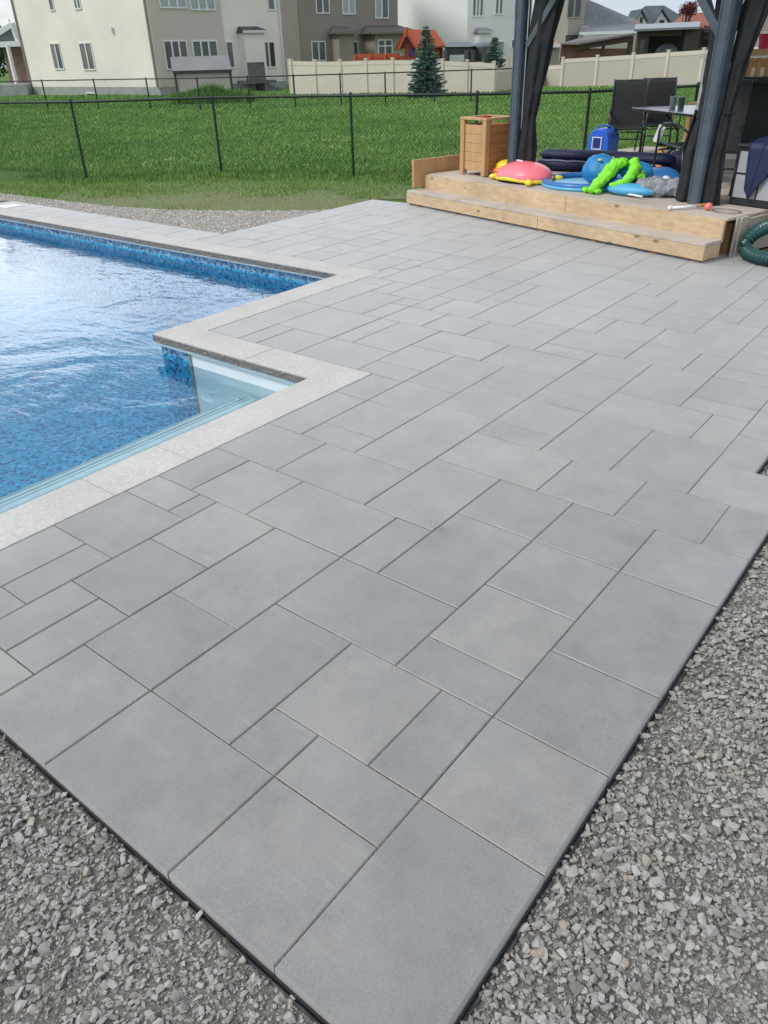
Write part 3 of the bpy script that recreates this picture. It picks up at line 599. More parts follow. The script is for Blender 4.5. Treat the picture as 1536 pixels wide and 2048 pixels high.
# ================================================================== NEAR CHAIN-LINK FENCE
def chainlink(name, label, pts, top, rpost, rrail, pitch, rw, group=None, bottom=ZG, knuckle=True, mesh_on=True, skip=()):
    t = thing(name, (pts[0][0], pts[0][1], bottom), label, 'fence', group)
    for ip, p in enumerate(pts):
        if ip in skip: continue
        m = MB(); m.tube([(p[0], p[1], bottom - .05), (p[0], p[1], top + .02)], rpost, 10); m.tube([(p[0], p[1], top + .0), (p[0], p[1], top + .055)], [rpost * 1.25, rpost * .8], 10); m.build('post', M_FENCE, t, smooth=False)
    m = MB(); m.tube([(p[0], p[1], top) for p in pts], rrail, 8); m.build('top_rail', M_FENCE, t, smooth=True)
    if mesh_on:
        V = []; F = []
        for (ax, ay), (bx, by) in zip(pts[:-1], pts[1:]):
            l_ = math.hypot(bx - ax, by - ay); ux, uy = (bx - ax) / l_, (by - ay) / l_; nx, ny = -uy * rpost, ux * rpost; Hh = top - bottom - .02
            k = -Hh
            while k < l_:
                for sg in (1, -1):
                    s0, z0, s1, z1 = k, 0., k + Hh, Hh
                    if s0 < 0: z0 = -s0; s0 = 0
                    if s1 > l_: z1 -= s1 - l_; s1 = l_
                    if sg < 0: z0, z1 = Hh - z0, Hh - z1
                    if abs(s1 - s0) < .02: continue
                    for da, db in ((-1, 0), (1, 0)):
                        pass
                    o = len(V); w_ = rw
                    for (s_, z_) in ((s0, z0), (s1, z1)):
                        X, Y, Zz = ax + ux * s_ + nx * (1 + .1 * sg), ay + uy * s_ + ny * (1 + .1 * sg), bottom + .02 + z_
                        V += [(X, Y, Zz + w_), (X + uy * w_, Y - ux * w_, Zz - w_ * .6), (X - uy * w_, Y + ux * w_, Zz - w_ * .6)]
                    F += [(o, o + 1, o + 4, o + 3), (o + 1, o + 2, o + 5, o + 4), (o + 2, o, o + 3, o + 5)]
                k += pitch
        if knuckle:
            for (ax, ay), (bx, by) in zip(pts[:-1], pts[1:]):
                l_ = math.hypot(bx - ax, by - ay); n_ = int(l_ / pitch)
                for i in range(n_):
                    s_ = (i + .5) * pitch; X, Y = ax + (bx - ax) * s_ / l_, ay + (by - ay) * s_ / l_; o = len(V); w_ = rw * 1.2
                    for dx, dz in ((0, 0), (random.uniform(-.012, .012), .04)):
                        V += [(X + dx, Y, top + dz + w_), (X + dx + w_, Y, top + dz), (X + dx - w_, Y - w_, top + dz)]
                    F += [(o, o + 1, o + 4, o + 3), (o + 1, o + 2, o + 5, o + 4), (o + 2, o, o + 3, o + 5)]
        npmesh('wire_mesh', np.array(V), np.array(F), M_WIRE).parent = t
        t.children[-1].matrix_parent_inverse = t.matrix_basis.inverted()
        for c in t.children:
            if c.name.startswith('wire_mesh'): c.matrix_parent_inverse = t.matrix_basis.inverted()
    return t
FTE = [(-15.75, 7.35)] + FT + [(-3.6, 17.0)]
chainlink('chain_link_fence', 'nearer black chain-link fence between the pool yard and the field', FTE, 1.26, .024, .021, .07, .0030, skip=(1,))
BF = [PD(-40, 158, 43.)] + [PD(u, v, d) for u, v, d in ((83, 160, 42.), (187, 161, 40.5), (292, 160, 39), (394, 160, 37.5), (495, 158, 37), (587, 157, 37), (680, 155, 37), (770, 152, 37), (870, 150, 37.5), (943, 149, 38), (1030, 148, 38.5))]
chainlink('chain_link_fence', 'farther dark chain-link fence across the field in front of the cream house', [(p[0], p[1]) for p in BF], 1.18, .032, .024, .14, .0022, knuckle=False)

# ================================================================== DECK
dk = thing('wooden_deck', D(0, 0, 0), 'low pine deck with a front step carrying the gazebo and the pool toys', 'deck')
ZD = .385
m = MB(); b_ = 0.
while b_ < 4.75:
    m.box(D(2.36, b_ + .069, ZD - .014), (4.72, .135, .028), DROT); b_ += .141
m.build('floor_boards', M_DTOP, dk, bevel=.004)
m = MB(); m.box(D(3.4, -.02, ZD - .118), (2.66, .038, .21), DROT); m.box(D(1.035, -.0185, ZD - .118), (2.062, .038, .21), DROT); m.build('fascia', M_DWOOD, dk, bevel=.004)
m = MB(); m.box(D(-.02, 2.55, ZD - .20), (.03, 4.4, .34), DROT); m.box(D(-.022, .26, ZD - .205), (.036, .14, .395), DROT); m.box(D(-.016, .165, ZD - .205), (.02, .05, .395), DROT)
m.build('side_skirt', M_DTOP, dk, bevel=.003)
m = MB(); m.box(D(4.70, 2.4, ZD - .2), (.04, 4.7, .33), DROT); m.box(D(2.36, 4.76, ZD - .2), (4.7, .04, .33), DROT); m.build('rear_skirt', M_DWOOD, dk)
m = MB(); m.box(D(4.76, .45, .40), (.04, 1.35, .36), DROT); sb = m.build('side_board', M_CEDART, dk, bevel=.004)
stp = MB(); stp.box(D(2.40, -.165, .175), (4.80, .27, .036), DROT)
sto = stp.build('step', M_DTOP, dk, bevel=.004)
m = MB(); m.box(D(3.52, -.292, .091), (2.56, .036, .128), DROT); m.box(D(1.115, -.290, .091), (2.24, .036, .128), DROT); m.box(D(.02, -.15, .091), (.036, .24, .128), DROT); m.box(D(4.78, -.15, .080), (.036, .24, .150), DROT)
m.build('step_riser', M_DWOOD, sto, bevel=.003)
for a in (.1, .6, 1.4, 2.2, 3.0, 3.8, 4.6): m = MB(); m.box(D(a, -.16, .004), (.09, .24, .02), DROT); m.build('shim', M_CEDART, sto)
for a in (.15, 1.6, 3.1, 4.55):
    for bb in (.3, 2.4, 4.5): m = MB(); m.box(D(a, bb, .12), (.14, .14, .36), DROT); m.build('support', M_CEDART, dk)

# ================================================================== GAZEBO
gz = thing('gazebo', D(2.085, 2.6), 'slate blue metal gazebo frame standing on the wooden deck', 'gazebo')
PH = 2.18; ztop = .385 + PH
GP = [(.72, .52), (3.52, .52), (3.52, 4.7), (.72, 4.7)]
def gpost(a, b, w_=.135):
    m = MB(); c = D(a, b, .385 + PH / 2); m.box(c, (w_, w_, PH), DROT); m.box(D(a, b, .392), (w_ + .006, w_ + .006, .014), DROT)
    # raised ribs on the two street faces
    for da, db in ((-.5, 0), (.5, 0), (0, -.5)):
        q = D(a, b); off_ = Vector((DA[0] * da + DB[0] * db, DA[1] * da + DB[1] * db, 0)) * (w_ + .004)
        for k in (-.36, .36):
            s_ = Vector((DB[0], DB[1], 0)) if db == 0 else Vector((DA[0], DA[1], 0)); p = q + off_ + s_ * k * w_; m.bar((p.x, p.y, .40), (p.x, p.y, ztop - .02), .012)
    return m.build('post', M_GAZ, gz, bevel=.004)
for a, b in GP: gpost(a, b)
m = MB()
for i in range(4):
    (a0, b0), (a1, b1) = GP[i], GP[(i + 1) % 4]; m.bar(D(a0, b0, ztop + .06), D(a1, b1, ztop + .06), .09, .14)
m.build('roof_beam', M_GAZ, gz, bevel=.003)
def brace(p, q): mm = MB(); mm.bar(p, q, .06, .075); mm.build('brace', M_GAZ, gz, bevel=.003)
brace(D(3.40, .52, 1.90), D(2.86, .52, 2.52)); brace(D(3.45, .57, 1.90), D(3.45, 1.12, 2.52)); brace(D(.77, .52, 1.93), D(1.3, .52, 2.52)); brace(D(.72, .57, 1.93), D(.72, 1.12, 2.52))
brace(D(3.40, 4.62, 1.9), D(2.86, 4.62, 2.52)); brace(D(.77, 4.62, 1.9), D(1.3, 4.62, 2.52)); brace(D(3.45, 4.57, 1.9), D(3.45, 4.0, 2.52)); brace(D(.72, 4.57, 1.9), D(.72, 4.0, 2.52))
m = MB(); ap = D(2.085, 2.57, ztop + 1.0); ev = [D(.42, .22, ztop + .13), D(3.75, .22, ztop + .13), D(3.75, 4.92, ztop + .13), D(.42, 4.92, ztop + .13)]
r1_, r2_ = D(2.085, 1.9, ztop + .95), D(2.085, 3.25, ztop + .95)
for dz in (0, -.03):
    e = [v + Vector((0, 0, dz)) for v in ev]; a_, b_ = r1_ + Vector((0, 0, dz)), r2_ + Vector((0, 0, dz))
    m.quad(e[0], e[1], a_); m.quad(e[1], e[2], b_, a_); m.quad(e[2], e[3], b_); m.quad(e[3], e[0], a_, b_)
for i in range(4): m.quad(ev[i], ev[(i + 1) % 4], ev[(i + 1) % 4] - Vector((0, 0, .03)), ev[i] - Vector((0, 0, .03)))
m.build('roof', M_GAZD, gz)

def curtain(label, path, n_=56, folds=7, amp=.03, seed=0, edge=None):
    """gathered cloth: path = list of (centre, half width vector, half thickness, z)"""
    r_ = random.Random(seed); ph = [r_.uniform(-.5, .5) for _ in range(40)]; vs = []; fs = []
    K = 44; rows = []
    for i in range(K + 1):
        t = i / K * (len(path) - 1); j = min(int(t), len(path) - 2); f = t - j; f = f * f * (3 - 2 * f)
        c = Vector(path[j][0]).lerp(Vector(path[j + 1][0]), f); w_ = Vector(path[j][1]).lerp(Vector(path[j + 1][1]), f); th = path[j][2] * (1 - f) + path[j + 1][2] * f
        nrm = w_.normalized().cross(Vector((0, 0, 1)))
        for k in range(n_):
            a = 2 * math.pi * k / n_; rr = 1 + amp * 6 * math.sin(a * folds + ph[1] * 3 + .8 * math.sin(i * .17 + ph[2] * 5)) * (.6 + .4 * math.sin(a * 2 + ph[3])) + .06 * math.sin(i * .6 + a * 3)
            vs.append(c + w_ * math.cos(a) * rr + nrm * math.sin(a) * th * rr)
    for i in range(K):
        for k in range(n_): fs.append((i * n_ + k, i * n_ + (k + 1) % n_, (i + 1) * n_ + (k + 1) % n_, (i + 1) * n_ + k))
    m = MB(); m.add(vs, fs + [tuple(range(n_)), tuple(range(K * n_, (K + 1) * n_))]); t = thing('curtain', path[0][0], label, 'curtain', 'gathered curtains hanging from the gazebo')
    m.build('cloth', M_CURT, t, smooth=True); return t
VA, VB = Vector((DA[0], DA[1], 0)), Vector((DB[0], DB[1], 0))
# far post curtain: hangs from the front beam, tied at waist height, spreads at the deck
c1 = curtain('dark curtain tied round the gazebo post beside the cedar planter', [(D(3.33, .56, .40), VA * .155, .10), (D(3.335, .56, .75), VA * .135, .09), (D(3.345, .57, 1.12), VA * .095, .07), (D(3.31, .57, 1.42), VA * .135, .075), (D(3.24, .58, 1.95), VA * .19, .09), (D(3.16, .60, 2.5), VA * .23, .10)], seed=2)
m = MB(); m.tube([D(3.345 + .088 * math.cos(a), .57 + .07 * math.sin(a), 1.12 + .01 * math.sin(a)) for a in [2 * math.pi * i / 14 for i in range(14)]], .010, 6, closed=True); m.build('tie_back', M_CURT, c1)
m = MB(); m.tube([D(3.437, .53, .98), D(3.44, .53, 1.4), D(3.436, .53, 1.9), D(3.43, .53, 2.5)], .0075, 6); m.build('zip_edge', M_WHITE, c1)
c2 = curtain('dark curtain gathered on the left side of the near gazebo post', [(D(.895, .56, .40), VA * .105, .08), (D(.90, .60, .9), VA * .09, .07), (D(.885, .66, 1.2), VA * .075, .06), (D(.90, .72, 1.5), VA * .105, .07), (D(.93, .80, 2.5), VA * .14, .08)], seed=5)
c3 = curtain('dark curtain sweeping up to the right behind the near gazebo post', [(D(.575, .56, .40), VA * .10, .08), (D(.60, .57, .9), VA * .07, .06), (D(.61, .60, 1.25), VA * .055, .05), (D(.59, .64, 1.7), VA * .085, .06), (D(.53, .74, 2.5), VA * .16, .08)], seed=9)
for c, q in ((c2, D(.885, .66, 1.2)), (c3, D(.60, .62, 1.25))):
    m = MB(); m.tube([q + VA * .078 * math.cos(a) + VB * .065 * math.sin(a) for a in [2 * math.pi * i / 14 for i in range(14)]], .011, 6, closed=True); m.build('tie_back', M_CURT, c)

# ================================================================== THINGS ON THE DECK
def cedar_box(a, b, w_, h_, name, label, cat, hh=True):
    t = thing(name, D(a, b, ZD), label, cat)
    for ia in (-1, 1):
        for ib in (-1, 1):
            m = MB(); m.box(D(a + ia * (w_ / 2 - .03), b + ib * (w_ / 2 - .03), ZD + h_ / 2), (.075, .075, h_ - .03), DROT); m.build('corner_post', M_CEDART, t, bevel=.004)
    n_ = 5
    for ia, ib in ((1, 0), (-1, 0), (0, 1), (0, -1)):
        m = MB()
        for i in range(n_):
            z_ = ZD + .07 + (h_ - .14) * (i + .5) / n_; sz = (.022, w_ - .14, (h_ - .14) / n_ - .003) if ia else (w_ - .14, .022, (h_ - .14) / n_ - .003)
            m.box(D(a + ia * (w_ / 2 - .028), b + ib * (w_ / 2 - .028), z_), sz, DROT)
        m.build('panel', M_CEDART if ib == -1 else M_CEDAR, t, bevel=.002)  # front slats take the paler trim wood: their sunlit brightness is put into the colour
    m = MB()
    for ia, ib in ((1, 0), (-1, 0)): m.box(D(a + ia * (w_ / 2 - .03), b, ZD + h_ - .0), (.09, w_ + .03, .028), DROT)
    for ia, ib in ((0, 1), (0, -1)): m.box(D(a, b + ib * (w_ / 2 - .03), ZD + h_ + .0), (w_ - .152, .09, .028), DROT)
    m.build('rim', M_CEDART, t, bevel=.003)
    m = MB(); m.box(D(a, b, ZD + h_ - .12), (w_ - .1, w_ - .1, .02), DROT); m.build('soil', mat('potting_soil', (.03, .022, .016, 1), .95, 30, .4), t)
    return t
PLA, PLB = 4.10, .545
cedar_box(PLA, PLB, .50, .70, 'planter_box', 'tall orange cedar planter box at the left end of the deck', 'planter')
fl = thing('flower_plant', D(PLA, PLB, ZD + .58), 'small red blossom just showing over the rim of the cedar planter', 'flower')
m = MB(); m.tube([D(PLA - .06, PLB - .08, ZD + .58), D(PLA - .06, PLB - .08, ZD + .69)], .008, 6); m.build('stem', mat('green_stem', (.04, .1, .02, 1)), fl)
m = MB()
for k in range(16): m.ball(D(PLA - .06 + random.uniform(-.05, .05), PLB - .08 + random.uniform(-.05, .05), ZD + .71 + random.uniform(-.02, .025)), (.02, .02, .012), 7, 5, random.random() * 3)
m.build('blossom', mat('red_petals', (.38, .03, .03, 1), .6, 30, .3), fl)

PINK = mat('coral_pink_vinyl', (.98, .21, .26, 1), .38, 2, .08); YEL = mat('yellow_vinyl', (.85, .66, .04, 1), .38, 2, .08); GRN = mat('green_vinyl', (.03, .22, .13, 1), .4, 2, .1); ORG = mat('orange_vinyl', (.85, .22, .05, 1), .4, 2, .1)
BLU = mat('mid_blue_vinyl', (.035, .16, .42, 1), .35, 2, .1); LBL = mat('light_blue_vinyl', (.10, .42, .66, 1), .3, 2, .08); RBL = mat('bright_blue_fabric', (.02, .22, .50, 1), .55, 8, .15, .3, 60); LIME = mat('lime_green_fabric', (.22, .72, .035, 1), .6, 8, .12, .4, 50)
NAVY = mat('navy_fabric', (.007, .013, .060, 1), .6, 10, .25, .4, 60); GREYF = mat('grey_cloth', (.25, .27, .30, 1), .8, 12, .3, .5, 40); PALE = mat('pale_towel', (.62, .60, .54, 1), .9, 12, .12, .6, 80); WHT = mat('white_plastic', (.78, .79, .80, 1), .4, 3, .05); MAG = mat('magenta_plastic', (.62, .06, .38, 1), .4, 3, .1)
tex_ = bpy.data.textures.new('crumple', 'CLOUDS'); tex_.noise_scale = .07; tex_.noise_depth = 3
tex2 = bpy.data.textures.new('fine_crumple', 'CLOUDS'); tex2.noise_scale = .03; tex2.noise_depth = 2
def soft(o, vox=.012, s1=.03, s2=.012):
    r_ = o.modifiers.new('remesh', 'REMESH'); r_.mode = 'VOXEL'; r_.voxel_size = vox; r_.use_smooth_shade = True
    q = o.modifiers.new('smooth', 'SMOOTH'); q.factor = .6; q.iterations = 4
    for t_, k_ in ((tex_, s1), (tex2, s2)): d_ = o.modifiers.new('folds', 'DISPLACE'); d_.texture = t_; d_.strength = k_; d_.mid_level = .5; d_.texture_coords = 'GLOBAL'
    return o
# inflatable turtle
TA, TB = 3.22, .42
t = thing('inflatable_turtle', D(TA, TB, ZD), 'pink-shelled inflatable turtle with a yellow rim lying in front of the curtain', 'pool toy')
R_ = Matrix.Rotation(DROT, 3, 'Z')
m = MB(); m.ball(D(TA, TB, ZD + .065), (.42, .31, .175), 28, 16, DROT, zmin=-.15, fn=lambda p: 1 + .025 * math.cos(6 * math.atan2(p.y, p.x)) * (1 - abs(p.z))); m.build('shell', PINK, t, smooth=True)
m = MB(); m.tube([D(TA, TB, ZD + .045) + R_ @ Vector((.405 * math.cos(q), .295 * math.sin(q), .012 * math.sin(3 * q))) for q in [2 * math.pi * i / 36 for i in range(36)]], .024, 8, closed=True); m.build('rim', YEL, t, smooth=True)
m = MB(); m.ball(D(TA, TB - .0, ZD + .032), (.34, .27, .032), 28, 8, DROT); m.build('belly', GRN, t, smooth=True)
m = MB(); m.ball(D(TA + .50, TB + .16, ZD + .12), (.16, .12, .09), 16, 10, DROT + .4); m.build('head', YEL, t, smooth=True)
m = MB(); m.ball(D(TA + .56, TB + .10, ZD + .07), (.12, .09, .06), 14, 9, DROT + .4); m.build('chin', ORG, t, smooth=True)
for a, b, rz in ((.40, -.15, .9), (-.34, -.26, -.5), (-.32, .28, .7)):
    m = MB(); m.ball(D(TA + a, TB + b, ZD + .04), (.075, .05, .038), 14, 9, DROT + rz); m.build('flipper', YEL, t, smooth=True)
m = MB(); m.tube([D(TA + .12, TB - .02, ZD + .235), D(TA + .12, TB - .02, ZD + .252)], .016, 8); m.tube([D(TA + .02, TB - .02, ZD + .24), D(TA + .10, TB - .02, ZD + .245)], .008, 6); m.build('valve', WHT, t)
# round splash mat
SA, SB = 2.42, .72
t = thing('splash_mat', D(SA, SB, ZD), 'flat round light blue splash pool with a darker blue puffed rim', 'splash mat')
m = MB(); m.ball(D(SA, SB, ZD + .022), (.50, .50, .022), 40, 6, DROT); m.build('base', LBL, t, smooth=True)
for nm, r0, rt, z0, mm in (('rim', .52, .040, .048, BLU), ('lower_rim', .545, .022, .022, LBL)):
    m = MB(); m.tube([D(SA + r0 * math.cos(q), SB + r0 * math.sin(q), ZD + z0) for q in [2 * math.pi * i / 48 for i in range(48)]], rt, 10, closed=True); m.build(nm, mm, t, smooth=True)
# blue and lime octopus-like toy
OA, OB = 1.93, .62
t = thing('plush_pool_toy', D(OA, OB, ZD), 'bright blue pool toy with floppy lime green limbs on the splash mat', 'pool toy')
m = MB(); m.ball(D(OA + .26, OB + .05, ZD + .20), (.25, .20, .17), 24, 14, DROT - .25, fn=lambda p: 1 + .05 * math.sin(5 * p.x + 3 * p.z)); m.ball(D(OA - .22, OB + .12, ZD + .21), (.20, .15, .115), 20, 12, DROT + .2); soft(m.build('body', RBL, t, smooth=True), .012, .03, .006)
for k, (pts, rr) in enumerate([
    ([(-.02, .02, .33), (.02, -.08, .31), (.05, -.17, .24), (.06, -.24, .16), (.10, -.30, .09), (.13, -.34, .045)], [.03, .045, .055, .05, .05, .035]),
    ([(-.10, .0, .33), (-.10, -.1, .32), (-.06, -.19, .27), (-.02, -.27, .18), (.02, -.34, .10), (.04, -.40, .04)], [.03, .05, .06, .055, .045, .04]),
    ([(-.16, .02, .33), (-.25, -.02, .33), (-.32, -.09, .28), (-.33, -.16, .20), (-.27, -.22, .13), (-.18, -.26, .10)], [.03, .045, .05, .05, .045, .03]),
    ([(-.10, .04, .30), (-.2, .0, .25), (-.27, -.05, .18), (-.2, -.12, .14)], [.04, .05, .05, .04]),
    ([(.22, -.12, .06), (.18, -.22, .04), (.12, -.3, .035)], [.03, .035, .03]),
    ([(-.34, .02, .24), (-.40, -.02, .17), (-.43, -.05, .10)], [.02, .035, .02])]):
    m = MB(); P_ = []; R2 = []
    for i in range(len(pts) - 1):
        for f in (0, .25, .5, .75): P_.append(D(OA - .05 + (pts[i][0] * (1 - f) + pts[i + 1][0] * f) * .86, OB + .03 + pts[i][1] * (1 - f) + pts[i + 1][1] * f, ZD + pts[i][2] * (1 - f) + pts[i + 1][2] * f)); R2.append((rr[i] * (1 - f) + rr[i + 1] * f) * random.uniform(.86, 1.14))
    P_.append(D(OA - .05 + pts[-1][0] * .86, OB + .03 + pts[-1][1], ZD + pts[-1][2])); R2.append(rr[-1] * .8); m.tube(P_, [q_ * 1.12 for q_ in R2], 10)
    for z_ in range(3, len(P_), 4): m.ball(P_[z_] + Vector((random.uniform(-.02, .02), random.uniform(-.02, .02), 0)), (random.uniform(.05, .085), random.uniform(.035, .055), random.uniform(.03, .05)), 10, 8, random.random() * 3)
    soft(m.build('limb', LIME, t, smooth=True), .009, .032, .016)
for a, b in ((-.08, -.36), (.0, -.38), (.08, -.38), (.14, -.33)):
    m = MB(); m.ball(D(OA + a, OB + b, ZD + .035), (.055, .034, .028), 12, 8, DROT + 1.2 + random.random() * .8); m.build('foot', LIME, t, smooth=True)
m = MB(); m.ball(D(OA + .16, OB - .1, ZD + .33), (.03, .025, .012), 12, 6); m.build('valve', YEL, t, smooth=True)
# blue ball-like float with white patch
BA, BB = 1.68, 1.15
t = thing('inflatable_float', D(BA, BB, ZD), 'domed mid blue inflatable with a white patch and red valve beside the grey cloth', 'pool toy')
m = MB(); m.ball(D(BA, BB, ZD + .115), (.27, .22, .115), 24, 14, DROT, fn=lambda p: 1 + .02 * math.sin(7 * p.x)); m.build('body', BLU, t, smooth=True)
m = MB(); m.ball(D(BA + .02, BB - .02, ZD + .235), (.035, .03, .016), 10, 6); m.build('valve', ORG, t, smooth=True)
m = MB(); m.ball(D(BA - .18, BB - .13, ZD + .12), (.075, .05, .045), 12, 8, DROT - .6); m.build('patch', WHT, t, smooth=True)
# grey cloth bag with blue mesh side
CA, CB = 1.40, .56
t = thing('swim_bag', D(CA, CB, ZD), 'crumpled grey cloth bag with a blue mesh underside by the near post', 'bag')
def crump(p): return 1 + .12 * math.sin(7 * p.x + 2.1) * math.sin(6 * p.y + .7)
m = MB(); m.ball(D(CA - .04, CB + .08, ZD + .085), (.27, .19, .105), 44, 24, DROT + .1, fn=crump, zmin=-.8); m.ball(D(CA - .28, CB + .14, ZD + .10), (.13, .12, .10), 30, 18, DROT, fn=crump, zmin=-.9); soft(m.build('cloth', GREYF, t, smooth=True), .010, .045, .016)
m = MB(); m.ball(D(CA + .22, CB + .12, ZD + .19), (.11, .08, .055), 20, 12, DROT - .5, fn=lambda p: 1 + .05 * math.sin(9 * p.x)); soft(m.build('flap', GREYF, t, smooth=True), .010, .025, .008)
mm = mat('blue_mesh_fabric', (.03, .28, .52, 1), .5); nt_, n, lk, bs = nodes(mm); ck = n.new('ShaderNodeTexChecker'); ck.inputs['Scale'].default_value = 75; ck.inputs[1].default_value = (.02, .30, .60, 1); ck.inputs[2].default_value = (.16, .50, .72, 1); lk(n.new('ShaderNodeTexCoord').outputs['Object'], ck.inputs[0]); lk(ck.outputs[0], bs.inputs['Base Color'])
m = MB(); m.ball(D(CA + .14, CB - .10, ZD + .06), (.30, .13, .07), 28, 10, DROT + .22); m.build('mesh_side', mm, t, smooth=True)
m = MB(); m.tube([D(CA + .37, CB - .0, ZD + .04), D(CA + .28, CB - .13, ZD + .035), D(CA + .1, CB - .2, ZD + .03), D(CA - .12, CB - .23, ZD + .03)], .012, 6); m.build('piping', WHT, t, smooth=True)
# long navy inflatable lounger
t = thing('pool_lounger', D(2.9, 1.9, ZD), 'long flat navy blue inflatable lounger lying behind the toys', 'pool float')
def roll(a0, b0, a1, b1, z, r, name, fl=.62, n_=26):
    m = MB(); P_ = [D(a0 + (a1 - a0) * i / n_, b0 + (b1 - b0) * i / n_, ZD + z) for i in range(n_ + 1)]
    m.tube(P_, [r * (min(1, .45 + 1.5 * min(i, n_ - i) / 4) if min(i, n_ - i) < 2 else 1) * (1 + .04 * math.sin(i * 1.7)) for i in range(n_ + 1)], 14)
    m.v = [(v[0], v[1], ZD + z + (v[2] - ZD - z) * fl) for v in m.v]; return m
for k, (da, z_, r_) in enumerate(((0, .085, .13), (.2, .085, .13), (.06, .20, .12))):
    da2 = da
    roll(3.92 - da * .3, 1.36 + da, 2.15 - da * .3, 1.98 + da, z_, r_, '').build('tube', NAVY, t, smooth=True)
m = MB(); m.tube([D(3.88 - i * .098, 1.235 + i * .0345, ZD + .148 + .006 * math.sin(i * 2.2)) for i in range(18)], .006, 5); m.build('piping', mat('pale_blue_piping', (.35, .42, .55, 1)), t)
mk = MB(); p0 = D(2.86, 1.62, ZD + .22); dr = (D(2.15, 1.98) - D(3.92, 1.36)).normalized(); nr = Vector((-dr.y, dr.x, 0)); nr = nr if nr.dot(VB) < 0 else -nr
mk.ball(p0 + nr * .035 - dr * .07, (.016, .016, .012), 10, 6); mk.bar(p0 + nr * .038 - dr * .045, p0 + nr * .038 + dr * .09, .004, .012); mk.build('logo_mark', WHT, t)
hr = MB(); hr.tube([D(2.35, 2.05, ZD + .12), D(2.12, 2.2, ZD + .17), D(1.95, 2.32, ZD + .26), D(1.84, 2.42, ZD + .34)], [.11, .15, .14, .08], 14); hr.build('headrest', NAVY, t, smooth=True)
# towels and pink cup
t = thing('folded_towel', D(3.9, 2.9, ZD), 'pale beige towel bundled on the deck behind the navy lounger', 'towel')
m = MB(); m.ball(D(3.98, 2.65, ZD + .05), (.42, .20, .07), 32, 14, DROT + .3, fn=lambda p: 1 + .10 * math.sin(9 * p.x) * math.sin(6 * p.y + 1) + .05 * math.sin(23 * p.x), zmin=-.6); soft(m.build('cloth', PALE, t, smooth=True), .014, .07, .03)
tw = MB(); tw.ball(D(3.60, 2.78, ZD + .06), (.26, .18, .075), 28, 12, DROT + .5, fn=lambda p: 1 + .12 * math.sin(8 * p.x + 2) * math.sin(7 * p.y) + .05 * math.sin(21 * p.y), zmin=-.6)
tag(tw.build('white_towel', mat('white_towel', (.74, .76, .74, 1), .9, 12, .1, .6, 80), smooth=True), 'crumpled white towel between the beige towel and the blue cooler', 'towel')
t = thing('toy_bucket', D(3.98, 1.95, ZD), 'small magenta toy bucket half hidden behind the curtain', 'bucket')
m = MB(); m.tube([D(3.98, 1.95, ZD), D(3.98, 1.95, ZD + .13)], [.045, .06], 16); m.build('body', MAG, t); m = MB(); m.tube([D(3.98 + .06 * math.cos(q), 1.95 + .06 * math.sin(q), ZD + .13) for q in [2 * math.pi * i / 16 for i in range(16)]], .006, 6, closed=True); m.build('rim', MAG, t, smooth=True)
# blue cooler
KA, KB = 4.08, 2.95
t = thing('cooler_box', D(KA, KB, ZD), 'bright blue rounded cooler with a white square frame on its side', 'cooler')
m = MB(); pf = [(-.17, 0), (.17, 0), (.165, .30), (.13, .385), (.06, .42), (-.06, .42), (-.13, .385), (-.165, .30)]
CRZ = DROT + .28; Rk = Matrix.Rotation(CRZ, 3, 'Z'); ck_ = D(KA, KB, ZD)
m.add([ck_ + Rk @ Vector((x_, -.20, z_)) for x_, z_ in pf] + [ck_ + Rk @ Vector((x_, .20, z_)) for x_, z_ in pf], [tuple(range(8))[::-1], tuple(range(8, 16))] + [(i, (i + 1) % 8, 8 + (i + 1) % 8, 8 + i) for i in range(8)])
m.build('body', mat('royal_blue_plastic', (.02, .12, .62, 1), .4, 3, .12), t, bevel=.018, seg=3)
m = MB(); q = lambda x_, z_, y_=-.206: ck_ + Rk @ Vector((x_, y_, z_))
for a_, b_ in (((-.085, .15), (-.085, .31)), ((.055, .15), (.055, .31)), ((-.095, .15), (.065, .15)), ((-.095, .31), (.065, .31))): m.bar(q(*a_), q(*b_), .012, .022, up=tuple(Rk @ Vector((0, 1, 0))))
m.build('white_frame', WHT, t)
m = MB(); m.box(ck_ + Rk @ Vector((-.015, -.203, .23)), (.09, .008, .11), CRZ); m.build('recess', mat('deep_blue_plastic', (.008, .03, .2, 1), .4), t)
m = MB(); m.tube([ck_ + Rk @ Vector((x_, .0, z_)) for x_, z_ in ((-.175, .30), (-.12, .44), (0, .47), (.12, .44), (.175, .30))], .010, 8); m.build('handle', MATS['royal_blue_plastic'], t, smooth=True)
# orange-yellow small toy
t = MB(); t.ball(D(3.45, 3.55, ZD + .06), (.05, .035, .06), 12, 8, fn=lambda p: 1 + .15 * math.sin(5 * p.z)); t.ball(D(3.42, 3.53, ZD + .13), (.03, .03, .03), 10, 7); tag(t.build('toy_duck', mat('amber_plastic', (.75, .36, .03, 1), .4), smooth=True), 'tiny amber yellow toy on the deck under the far chairs', 'toy')

